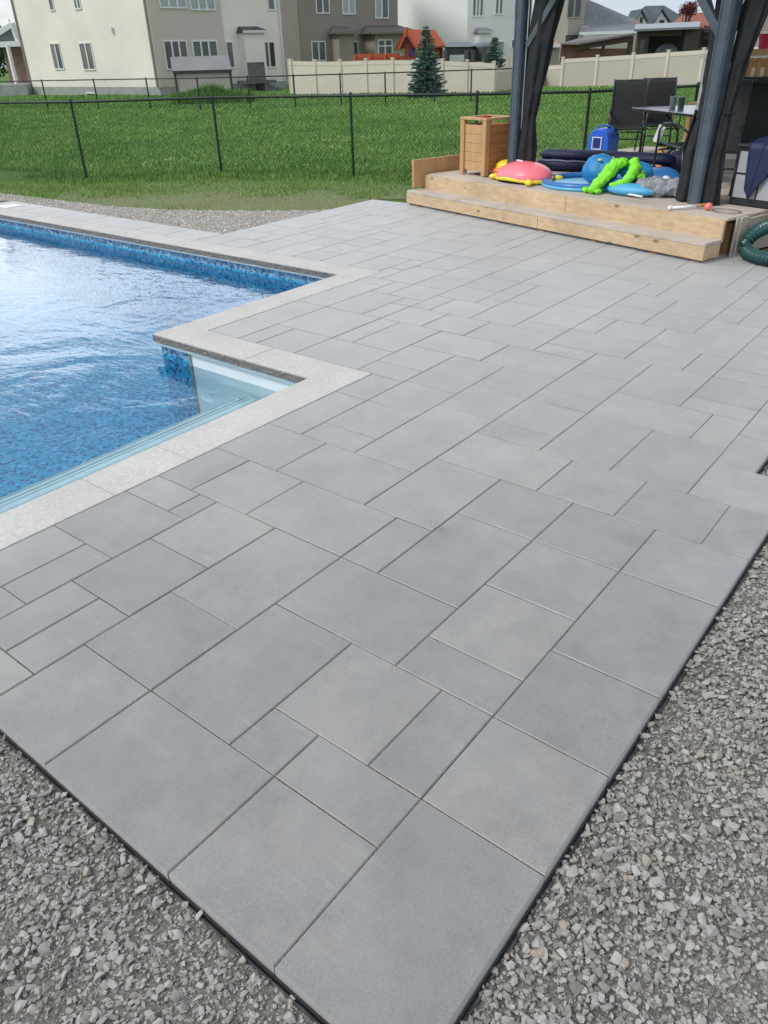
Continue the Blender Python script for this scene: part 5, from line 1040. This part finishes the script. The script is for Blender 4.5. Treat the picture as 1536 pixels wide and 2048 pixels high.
mb = MB(); mb.hexa([V3(A_[0] * 1., -.3), V3(A_[1] * 1., -.3), V3(A_[1] + bk, -.3), V3(A_[0] + bk, -.3)], [A_[0] - Vector((0, 0, .22)), A_[1] - Vector((0, 0, .22)), A_[1] + bk - Vector((0, 0, .22)), A_[0] + bk - Vector((0, 0, .22))]); mb.build('garage_wall', S_TAN, h4)
mb = MB(); mb.bar(A_[0] + Vector((0, 0, -.05)), A_[1] + Vector((0, 0, -.05)), .2, .22); mb.build('gutter', M_WHITE, h4)
# --- far roofs
def far_house(u0, u1, vr, ve, d, label, mr, mw, gables, hip=.25):
    c = P3((u0 + u1) / 2, ve, d); t = thing('far_house', (c.x, c.y, 0), label, 'house', 'distant houses above the garden fence'); lft, rgt = P3(u0, ve, d), P3(u1, ve, d); zr = P3((u0 + u1) / 2, vr, d).z; ze = c.z; b_ = Vector((*FH, 0)) * 9
    rgt.z = lft.z = ze; mb = MB(); A_ = [lft, rgt, rgt + b_, lft + b_]; mb.hexa([V3(p, -.3) for p in A_], A_); mb.build('wall', mw, t)
    r0, r1 = (lft + b_ * .5).lerp(rgt + b_ * .5, hip), (lft + b_ * .5).lerp(rgt + b_ * .5, 1 - hip); r0.z = r1.z = zr; mb = MB(); o_ = Vector((0, 0, .02)); A_ = [p + o_ for p in A_]; mb.quad(A_[0], A_[1], r1, r0); mb.quad(A_[1], A_[2], r1); mb.quad(A_[2], A_[3], r0, r1); mb.quad(A_[3], A_[0], r0); mb.build('roof', mr, t)
    for (g0, g1, gv, gb) in gables:
        a, b2, c2 = P3(g0, gb, d - 1.2), P3(g1, gb, d - 1.2), P3((g0 + g1) / 2, gv, d - 1.2); k = Vector((*FH, 0)) * 5; mb = MB(); lo = [V3(a, -.3), V3(b2, -.3)]
        mb.add([a, b2, c2, a + k, b2 + k, c2 + k, lo[0], lo[1]], [(0, 1, 2), (5, 4, 3), (0, 3, 4, 1), (1, 4, 5, 2), (2, 5, 3, 0), (6, 7, 1, 0)]); go = mb.build('gable', M_WHITE if mw is not M_BRICK else mw, t)
        mb = MB(); kk = Vector((*FH, 0)); e = Vector((0, 0, .12)); mb.hexa([a - kk * .4 - (b2 - a) * .08, c2 - kk * .4 + e, c2 + k + e, a + k - (b2 - a) * .08], [a - kk * .4 - (b2 - a) * .08 + e * 2, c2 - kk * .4 + e * 3, c2 + k + e * 3, a + k - (b2 - a) * .08 + e * 2]); mb.hexa([b2 - kk * .4 + (b2 - a) * .08, c2 - kk * .4 + e, c2 + k + e, b2 + k + (b2 - a) * .08], [b2 - kk * .4 + (b2 - a) * .08 + e * 2, c2 - kk * .4 + e * 3, c2 + k + e * 3, b2 + k + (b2 - a) * .08 + e * 2]); mb.build('gable_roof', mr, go)
        a_, b_2, c_ = a.lerp(b2, .40), a.lerp(b2, .60), None; mb = MB(); mb.box(a.lerp(b2, .5) - kk * .06 + Vector((0, 0, .15)), ((b2 - a).length * .26, .08, .9), math.atan2(LH[1], LH[0])); mb.build('window', M_GLASS, go)
    return t
SLATE = mat('slate_blue_shingles', (.065, .085, .10, 1), .9, 3, .2); TERRA = mat('terracotta_shingles', (.26, .10, .065, 1), .9, 3, .25); BRNS = mat('brown_shingles', (.17, .14, .125, 1), .9, 3, .2)
far_house(1256, 1392, 8, 52, 128, 'distant house with slate roof and two white gables', SLATE, S_WHITE, [(1306, 1339, 22, 50), (1272, 1292, 24, 44)], .36)
far_house(1225, 1310, 33, 66, 105, 'distant low house with a plain brown roof', BRNS, S_TAN, [], .3)
far_house(1366, 1470, 22, 60, 118, 'distant house with a terracotta red roof, left of the near post', TERRA, S_TAN, [], .2)
h6 = far_house(1475, 1660, -20, 60, 95, 'pale pinkish house seen at the right edge beyond the gazebo', BRNS, mat('pale_mauve_siding', (.42, .38, .39, 1)), [], .2)

# ================================================================== FENCES AND GARDENS BEHIND
M_VINYL = mat('tan_vinyl', (.64, .575, .49, 1), .45, 1.2, .05); M_VINYLD = mat('tan_vinyl_panel', (.50, .455, .39, 1), .5, 1.2, .05)
def vinyl(label, P_, post_h=.09, tops=None, pm=M_VINYL, rz=.12):
    """P_: list of (x, y, ztop); flat privacy panels between square posts with caps"""
    t = thing('vinyl_fence', (P_[0][0], P_[0][1], -.1), label, 'fence', 'tan vinyl privacy fence round the gardens behind')
    for i, p in enumerate(P_):
        zt = max(p[2], P_[i - 1][2] if i and len(P_[i]) > 3 else p[2]) + post_h; nx_ = P_[min(i + 1, len(P_) - 1)]; pv = P_[max(i - 1, 0)]; rz_ = math.atan2(nx_[1] - pv[1], nx_[0] - pv[0])
        m = MB(); m.box((p[0], p[1], (zt - .3) / 2), (.15, .15, zt + .3), rz_); m.build('post', M_VINYL, t); m = MB(); m.box((p[0], p[1], zt + .02), (.19, .19, .05), rz_); m.build('cap', M_VINYL, t.children[-1] if False else t)
    for i in range(len(P_) - 1):
        a, b = Vector((P_[i][0], P_[i][1], 0)), Vector((P_[i + 1][0], P_[i + 1][1], 0)); za, zb = P_[i][2], P_[i + 1][2]; d = (b - a).normalized(); n_ = Vector((-d.y, d.x, 0)); a += d * .07; b -= d * .07
        m = MB(); A_ = [a - n_ * .02, b - n_ * .02, b + n_ * .02, a + n_ * .02]; m.hexa([p + Vector((0, 0, -.35)) for p in A_], [A_[0] + Vector((0, 0, za)), A_[1] + Vector((0, 0, zb)), A_[2] + Vector((0, 0, zb)), A_[3] + Vector((0, 0, za))]); m.build('panel', pm, t)
        for zo, hh in ((-.05, .13),):
            m = MB(); A_ = [a - n_ * .035, b - n_ * .035, b + n_ * .035, a + n_ * .035]; m.hexa([A_[0] + Vector((0, 0, za + zo - hh)), A_[1] + Vector((0, 0, zb + zo - hh)), A_[2] + Vector((0, 0, zb + zo - hh)), A_[3] + Vector((0, 0, za + zo - hh))], [A_[0] + Vector((0, 0, za + .02)), A_[1] + Vector((0, 0, zb + .02)), A_[2] + Vector((0, 0, zb + .02)), A_[3] + Vector((0, 0, za + .02))]); m.build('top_rail', M_VINYL, t)
    return t
def vp3(u, v, d): q = PD(u, v, d); return (q[0], q[1], q[2])
vinyl('tan vinyl privacy fence standing behind the spruce and below the taupe house', [vp3(577, 123, 52), vp3(582, 123, 50.5), vp3(629, 124, 49.8), vp3(680, 124, 49.2), vp3(731.5, 122, 48.6), vp3(785, 121, 48), vp3(836, 122, 47.4), vp3(885, 123, 46.9), vp3(934, 125, 46.4), vp3(988, 128, 45.8)])
vinyl('lower tan vinyl fence running back behind the gazebo post', [vp3(990, 137, 45.9), vp3(1040, 134, 49), vp3(1088, 133, 52), vp3(1125, 131, 50)], pm=M_VINYLD)
vinyl('tan vinyl privacy fence climbing to the right behind the patio chairs', [vp3(1126, 119, 49.8), vp3(1195, 115, 49), vp3(1267, 110.5, 48), vp3(1337, 105.5, 47), vp3(1408, 101, 46), vp3(1475, 97, 45), vp3(1545, 93, 44)], pm=M_VINYLD)
vinyl('distant pale vinyl fence in front of the white house', [vp3(984, 117, 66), vp3(1015, 115, 66), vp3(1060, 113, 66)])
# garden shed in front of the cream house
def rect_pts(u0, u1, d, depth): a, b = PD(u0, 150, d), PD(u1, 150, d); a, b = Vector((a[0], a[1], 0)), Vector((b[0], b[1], 0)); k = Vector((*cdir(-.25, 1.), 0)).normalized() * depth; return [a, b, b + k, a + k]
sh = thing('garden_shed', rect_pts(350, 462, 51, 2.5)[0], 'small beige shed with a grey pitched roof in front of the cream house', 'shed')
R4 = rect_pts(350, 461, 51, 2.2); zt = PD(405, 141, 51)[2]; mb = MB(); mb.hexa([p + Vector((0, 0, -.2)) for p in R4], [p + Vector((0, 0, zt)) for p in R4]); mb.build('wall', mat('beige_resin', (.36, .33, .31, 1), .6, 1, .06), sh)
zr = PD(405, 112, 52.2)[2]; o_ = Vector((0, 0, 0)); cc_ = sum(R4, Vector()) / 4; E4 = [cc_ + (p - cc_) * 1.06 for p in R4]; mid0, mid1 = E4[3].lerp(E4[0], .5), E4[2].lerp(E4[1], .5)
mb = MB(); zz = lambda p, z: Vector((p.x, p.y, z)); mb.add([zz(E4[0], zt), zz(E4[1], zt), zz(E4[2], zt), zz(E4[3], zt), zz(mid0, zr), zz(mid1, zr)], [(0, 1, 5, 4), (2, 3, 4, 5), (0, 4, 3), (1, 2, 5), (0, 3, 2, 1)]); mb.build('roof', mat('grey_resin_roof', (.20, .20, .215, 1), .6, 1, .08), sh)
m = MB(); m.bar(zz(E4[0], zt - .05), zz(E4[1], zt - .05), .08, .14); m.build('eave', BLK, sh)
for p in (R4[0], R4[1]): m = MB(); m.bar(zz(p, -.1), zz(p, zt), .10); m.build('corner_post', BLK, sh)

# orange playhouse with its deck rail
OR1 = mat('orange_stain', (.42, .085, .03, 1), .7, 4, .15, stretch=(1, 1, 8)); PUR = mat('purple_paint', (.06, .05, .22, 1), .6)
ph = thing('playhouse', V3(PD(820, 118, 56), 0), 'orange cedar playhouse with purple trim behind the vinyl fence', 'playhouse'); d_ = 56
f = [P3(801, 119, d_), P3(836, 119, d_), P3(836, 95, d_), P3(801, 98, d_), P3(814, 63, d_)]; k = Vector((*cdir(.8, .9), 0)).normalized() * 2.6
mb = MB(); f2 = [p + k for p in f]; mb.add(f + f2, [(0, 1, 2, 4, 3), (9, 7, 6, 5, 8)[::1], (1, 6, 7, 2), (0, 3, 8, 5), (2, 7, 9, 4), (3, 4, 9, 8)]); mb.build('wall', OR1, ph)
mb = MB(); e = Vector((0, 0, .07)); kk = k.normalized() * .2; A_ = [P3(838, 96, d_ - .3) - kk, f[4] - kk + e * 0, f[4] + k + kk, P3(838, 96, d_ - .3) + k + kk]; mb.hexa(A_, [p + e * 1.5 for p in A_]); A_ = [P3(794, 100, d_ - .3) - kk, f[4] - kk, f[4] + k + kk, P3(794, 100, d_ - .3) + k + kk]; mb.hexa(A_, [p + e * 1.5 for p in A_]); mb.build('roof', OR1, ph)
for u_, w_ in ((813, .7),):
    pass
m = MB(); m.bar(P3(812, 65, d_ - .35), P3(796, 99, d_ - .35), .14); m.build('rake', OR1, ph); m = MB(); m.bar(P3(812, 65, d_ - .35), P3(833, 98, d_ - .35), .10); m.build('rake', OR1, ph); m = MB(); m.box(P3(811.5, 64, d_ - .3), (.2, .2, .5)); m.build('finial', OR1, ph)
for u0_, v0_, u1_, v1_ in ((808, 92, 815, 74), (815, 74, 826, 92), (811, 92, 803, 93), (822, 93, 827, 92)): m = MB(); m.bar(P3(u0_, v0_, d_ - .15), P3(u1_, v1_, d_ - .15), .17, .05); m.build('purple_trim', PUR, ph)
for u_ in (804.5, 823.5): m = MB(); m.box(P3(u_, 105, d_ - .08), (.32, .06, .42), math.atan2(LH[1], LH[0])); m.build('window', PUR if u_ > 810 else mat('pale_shutter', (.3, .25, .2, 1)), ph)
m = MB(); m.bar(P3(709, 113, d_ + .5), P3(801, 112, d_ + .5), .12, .28); m.build('deck_rail', OR1, ph); m = MB(); m.bar(P3(709, 118, d_ + .5), P3(801, 118, d_ + .5), .12, .12); m.build('deck_rail', OR1, ph)
for u_ in (710, 740, 771): m = MB(); a_ = P3(u_, 110, d_ + .45); m.bar((a_.x, a_.y, 0), a_, .14); m.build('rail_post', OR1, ph)
# grey hot-tub gazebo
gg = thing('garden_pavilion', V3(PD(920, 118, 58), 0), 'dark grey roofed garden pavilion between the two spruces', 'pavilion'); DG = mat('dark_grey_canvas', (.055, .06, .07, 1), .8, 2, .2)
mb = MB(); A_ = [P3(888, 93, 57), P3(951, 92, 57), P3(951, 91, 61), P3(888, 92, 61)]; T_ = [P3(901, 84, 58.5), P3(938, 83, 58.5), P3(938, 83, 59.5), P3(901, 84, 59.5)]; mb.hexa(A_, T_); mb.build('roof', mat('blue_grey_metal', (.11, .13, .15, 1), .5), gg)
mb = MB(); mb.hexa([P3(890, 110, 57.2), P3(947, 109, 57.2), P3(947, 108, 60), P3(890, 109, 60)], [P3(890, 95, 57.2), P3(947, 94, 57.2), P3(947, 93, 60), P3(890, 94, 60)]); mb.build('side_curtain', DG, gg)
for u_ in (893, 935, 945): a_ = P3(u_, 100, 57.1); m = MB(); m.bar((a_.x, a_.y, 0), a_, .3); m.build('post', DG, gg)
tr = thing('trampoline_net', V3(PD(965, 118, 60), 0), 'low dark netted enclosure left of the bluish spruce', 'enclosure'); mb = MB(); c_ = P3(966, 106, 60); mb.tube([c_ - Vector((0, 0, .5)), c_ + Vector((0, 0, .35))], [.75, .72], 20); mb.build('net', DG, tr); mb = MB(); mb.ball(c_ + Vector((0, 0, .35)), (.74, .74, .3), 20, 8); mb.build('cover', mat('blue_grey_metal', (.1, .1, .1, 1)), tr, smooth=True)
# brown open shed and lean-to pergola at the right
BRW = mat('dark_brown_timber', (.075, .045, .036, 1), .8, 3, .3, stretch=(1, 1, 7)); RBR = mat('red_brown_timber', (.15, .075, .05, 1), .8, 3, .3, stretch=(1, 1, 7))
bs_ = thing('brown_cabana', V3(PD(1330, 110, 56), 0), 'dark brown open-fronted cabana with a flat blue-grey roof behind the right fence', 'cabana'); d_ = 56
def bxp(u0, v0, u1, v1, d, dp, m, nm, par): 
    A_ = [P3(u0, v1, d), P3(u1, v1, d)]; B_ = [P3(u0, v0, d), P3(u1, v0, d)]; k = Vector((*FH, 0)) * dp; A_[0].z = A_[1].z = (A_[0].z + A_[1].z) / 2; B_[0] = V3(A_[0], (B_[0].z)); B_[1] = V3(A_[1], (B_[1].z)); mb = MB(); mb.hexa([A_[0], A_[1], A_[1] + k, A_[0] + k], [B_[0], B_[1], B_[1] + k, B_[0] + k]); return mb.build(nm, m, par)
bxp(1270, 61, 1292, 125, d_, .3, BRW, 'wall', bs_); bxp(1363, 58, 1392, 122, d_, .3, BRW, 'wall', bs_); bxp(1292, 60, 1363, 72, d_ + .02, .26, BRW, 'header', bs_); bxp(1268, 58, 1394, 125, d_ + 3.2, .2, mat('cabana_interior', (.02, .018, .02, 1), .9), 'rear_wall', bs_)
bxp(1277, 79, 1287, 112, d_ - .05, .08, M_GLASS, 'shutter', bs_); bxp(1366, 70, 1376, 100, d_ - .05, .08, mat('brown_shutter', (.06, .045, .045, 1)), 'shutter', bs_)
mb = MB(); A_ = [P3(1268, 63, d_ - .6), P3(1398, 57.5, d_ - .6), P3(1400, 47, d_ + 4), P3(1271, 53, d_ + 4)]; mb.hexa(A_, [p + Vector((0, 0, .12)) for p in A_]); mb.build('roof', mat('blue_grey_roofing', (.17, .20, .24, 1), .5, 1, .1), bs_)
mb = MB(); a_ = P3(1332, 108, d_ + 1); mb.ball(a_ + Vector((0, 0, .1)), (.75, .4, .75), 14, 10, fn=lambda p: 1 - .35 * max(0, p.z)); tag(mb.build('covered_grill', mat('grey_cover', (.13, .15, .17, 1), .6), smooth=True), 'grey covered shape standing inside the brown cabana', 'cover')
lt = thing('timber_pergola', V3(PD(1190, 118, 54), 0), 'sloping brown timber lean-to left of the dark cabana', 'pergola'); d_ = 54
mb = MB(); A_ = [P3(1120, 90, d_ - 1), P3(1150, 90.5, d_ - 1), P3(1268, 68, d_ - 1), P3(1268, 67, d_ + 2.5)]; mb.hexa([P3(1121, 89, d_ - 1), P3(1155, 90, d_ - 1.2), P3(1270, 70, d_ - 1.2), P3(1175, 74, d_ + 2)], [P3(1121, 87, d_ - 1), P3(1155, 87, d_ - 1.2), P3(1270, 66, d_ - 1.2), P3(1175, 71.5, d_ + 2)]); mb.build('roof', mat('grey_brown_roofing', (.13, .12, .12, 1)), lt)
bxp(1126, 89, 1150, 125, d_ - .8, .3, RBR, 'wall', lt); bxp(1150, 97, 1262, 125, d_ - .7, .15, RBR, 'wall', lt); bxp(1120, 88, 1127, 135, d_ - .9, .3, BRW, 'post', lt); bxp(1203, 84, 1208, 112, d_ - .8, .2, BRW, 'post', lt); bxp(1254, 73, 1263, 112, d_ - .8, .2, BRW, 'post', lt); mb = MB(); mb.bar(P3(1148, 93, d_ - .85), P3(1264, 75, d_ - .85), .2, .42); mb.build('beam', BRW, lt)
ps = thing('patio_umbrella', V3(PD(1100, 115, 57), 0), 'low terracotta hip roof with a white gutter behind the curtain', 'garden roof'); mb = MB(); A_ = [P3(1070, 92, 57), P3(1122, 90, 57), P3(1122, 89, 60), P3(1070, 90, 60)]; mb.add(A_ + [P3(1088, 72, 58.5)], [(0, 1, 4), (1, 2, 4), (2, 3, 4), (3, 0, 4), (3, 2, 1, 0)]); mb.build('roof', mat('sandy_shingles', (.33, .21, .14, 1), .9, 3, .15), ps); mb = MB(); mb.bar(P3(1070, 93.5, 56.9), P3(1122, 91.5, 56.9), .1, .16); mb.build('gutter', M_WHITE, ps); bxp(1074, 93, 1117, 130, 57.2, 2, S_TAN, 'wall', ps)
ps.name = 'garden_outbuilding'; ps['category'] = 'outbuilding'
# raised balcony railing and small coloured things at the right edge
rl = thing('balcony_rail', V3(PD(1530, 150, 11.), 0), 'orange cedar balcony railing at the right edge of the photo', 'railing'); ra_, rb_ = P3(1478, 106, 11), P3(1720, 96, 11); ux = (rb_ - ra_); 
m = MB(); m.bar(ra_, rb_, .13, .07); m.build('handrail', M_CEDART, rl); m = MB(); m.bar(ra_ - Vector((0, 0, .12)), rb_ - Vector((0, 0, .12)), .04, .09); m.build('top_board', M_CEDAR, rl); m = MB(); m.bar(ra_ - Vector((0, 0, .92)), rb_ - Vector((0, 0, .92)), .04, .09); m.build('bottom_board', M_CEDAR, rl)
for i in range(13): p = ra_.lerp(rb_, (i + .4) / 13); m = MB(); m.bar(p - Vector((0, 0, .94)), p - Vector((0, 0, .06)), .055); m.build('baluster', M_CEDART, rl)
for i in (0, 1): p = ra_.lerp(rb_, i); m = MB(); m.bar((p.x, p.y, 0), p + Vector((0, 0, .02)), .12); m.build('post', M_CEDAR, rl)
bk_ = MB(); p = P3(1531, 84, 12.5); bk_.tube([p - Vector((0, 0, .10)), p + Vector((0, 0, .10))], [.075, .1], 16); tag(bk_.build('red_tub', mat('red_plastic', (.62, .02, .07, 1), .4)), 'bright red tub standing behind the cedar railing', 'tub')
bk_ = MB(); bk_.box((p.x, p.y, p.z - .15), (1.6, .5, .06), math.atan2(LH[1], LH[0])); bk_.box((p.x, p.y, (p.z - .18) / 2), (1.5, .4, p.z - .2), math.atan2(LH[1], LH[0])); tag(bk_.build('white_ledge', WHT), 'pale counter carrying the red tub behind the railing', 'counter')
cb = cedar_box(3.22, 4.22, .40, .72, 'wooden_planter', 'small pale wooden planter seen beyond the table', 'planter')

# ================================================================== TREES
def spruce(base, h, r, label, nb=34, leaf=.10, col=(.10, .17, .15, 1), grp='spruces beside the vinyl fence'):
    t = thing('spruce_tree', base, label, 'tree', grp); b = Vector(base); lean = Vector((random.uniform(-.02, .02), random.uniform(-.02, .02), 0))
    m = MB(); m.tube([b + Vector((0, 0, -.1)), b + lean * h * .5 + Vector((0, 0, h * .5)), b + lean * h + Vector((0, 0, h * .99))], [.07, .04, .006], 8); m.build('trunk', mat('spruce_bark', (.06, .045, .035, 1), .9, 8, .3), t)
    V = []; F = []; T = []
    nl = int(h / .085)
    for L_ in range(nl):
        z = h * (.045 + .94 * (L_ + random.uniform(-.3, .3)) / nl); rr = r * (1 - z / h) ** .82 * random.uniform(.82, 1.1) + .05; nbr = max(4, int(11 * (1 - z / h) + 4))
        for k in range(nbr):
            a = 2 * math.pi * (k + random.random() * .8) / nbr + L_; ln_ = rr * random.uniform(.72, 1.12); droop = random.uniform(-.25, .12); steps = max(3, int(ln_ / .07)); tone = random.uniform(.0, .7)
            for s_ in range(steps):
                f = (s_ + .6) / steps; c = b + lean * z + Vector((math.cos(a) * ln_ * f, math.sin(a) * ln_ * f, z + droop * ln_ * f + .12 * ln_ * f * f))
                for q_ in range(6):
                    dr = Vector((math.cos(a) + random.gauss(0, .7), math.sin(a) + random.gauss(0, .7), random.gauss(.15, .45))).normalized() * leaf * random.uniform(.7, 1.5); sd = dr.cross(Vector((random.gauss(0, 1), random.gauss(0, 1), random.gauss(0, 1)))).normalized() * leaf * .34
                    o = len(V); V += [tuple(c + sd), tuple(c - sd), tuple(c + dr)]; F.append((o, o + 1, o + 2)); T += [min(1, tone + .3 * f * random.random())] * 3
    mm_ = mat('spruce_needles_' + str(int(col[0] * 1000)), col); nt_, n, lk, bs = nodes(mm_); lk(ramp(n, lk, attr(n, 'tone').outputs['Fac'], [(0, vary(col, .45)), (.5, col), (1, vary(col, 2.1))]), bs.inputs['Base Color']); bs.inputs['Roughness'].default_value = .7
    o = npmesh('crown', np.array(V), np.array(F), mm_, attrs={'tone': np.array(T)}); o.parent = t; o.matrix_parent_inverse = t.matrix_basis.inverted(); return t
sb_ = PD(852, 197, 42.5); spruce((sb_[0], sb_[1], -.05), PD(856, 50, 42.5)[2] + .05, 1.02, 'tall blue-green spruce standing in front of the tan vinyl fence')
sb_ = PD(986, 130, 54.); spruce((sb_[0], sb_[1], 0), PD(988, 72, 54.)[2], 1.15, 'smaller paler spruce behind the fence beside the gazebo post', col=(.10, .18, .155, 1))
def tree(base, h, cr, label, col, name='leafy_tree', nleaf=5000, leaf=.2, zc=.62):
    t = thing(name, base, label, 'tree'); b = Vector(base); cc = b + Vector((0, 0, h * zc)); m = MB(); m.tube([b, b + Vector((.05, 0, h * .4)), cc], [.22, .15, .08], 8)
    tips = []
    for i in range(9): e = cc + Vector((random.gauss(0, 1) * cr * .45, random.gauss(0, 1) * cr * .45, random.uniform(-.2, .7) * cr * .8)); tips.append(e); m.tube([b + Vector((0, 0, h * random.uniform(.3, .5))), b.lerp(e, .7) + Vector((0, 0, .2)), e], [.09, .05, .02], 6)
    m.build('trunk', mat('tree_bark', (.08, .06, .045, 1), .9, 8, .3), t); V = []; F = []; T = []
    for i in range(nleaf):
        e = random.choice(tips); tn_ = random.random(); c = e + Vector((random.gauss(0, .34), random.gauss(0, .34), random.gauss(0, .30))) * cr * .8; d = Vector((random.gauss(0, 1), random.gauss(0, 1), random.gauss(0, 1))).normalized() * leaf; s_ = d.cross(Vector((random.gauss(0, 1), random.gauss(0, 1), 1))).normalized() * leaf * .5
        o = len(V); V += [tuple(c + s_), tuple(c - s_), tuple(c + d)]; F.append((o, o + 1, o + 2)); T += [tn_] * 3
    mm_ = mat(name + '_leaves', col); nt_, n, lk, bs = nodes(mm_); lk(ramp(n, lk, attr(n, 'tone').outputs['Fac'], [(0, vary(col, .5)), (.6, col), (1, vary(col, 1.8))]), bs.inputs['Base Color'])
    o = npmesh('crown', np.array(V), np.array(F), mm_, attrs={'tone': np.array(T)}); o.parent = t; o.matrix_parent_inverse = t.matrix_basis.inverted(); return t
tb_ = PD(-6, 170, 78.); tree((tb_[0], tb_[1], 0), 4.8, 2.3, 'dark green tree beyond the porch at the left edge', (.03, .06, .025, 1), 'dark_tree', 5200, .22, .5)
tb_ = PD(1368, 60, 112.); tree((tb_[0], tb_[1], 0), PD(1368, 6, 112.)[2], 1.0, 'deep red tree showing above the distant roofs', (.13, .03, .035, 1), 'red_tree', 2200, .17, .86)
tb_ = PD(1408, 110, 60.); tree((tb_[0], tb_[1], 0), PD(1408, 48, 60.)[2], .8, 'small dark reddish shrubby tree left of the near gazebo curtain', (.06, .045, .05, 1), 'shrubby_tree', 2200, .10, .7)
# weeds in front of the shed
wd = thing('weed_clump', V3(PD(425, 215, 41.5), 0), 'dark clump of tall weeds in front of the beige shed', 'weeds'); wx, wy = PD(430, 215, 43)[:2]
n_ = 5200; la = rng.uniform(-1.9, 1.9, n_); fo = rng.normal(0, .5, n_); x = wx + LH[0] * la + FH[0] * fo; y = wy + LH[1] * la + FH[1] * fo; hh = (.42 + .35 * np.exp(-((la + .1) / .6) ** 2) + .25 * vnoise(la + 30, fo + 30, 2.1, 12)) * rng.uniform(.45, 1.15, n_)
o = blades(x, y, hh, .045, np.clip(rng.normal(.0, .08, n_), 0, .3), 'foliage'); o.parent = wd; o.matrix_parent_inverse = wd.matrix_basis.inverted()
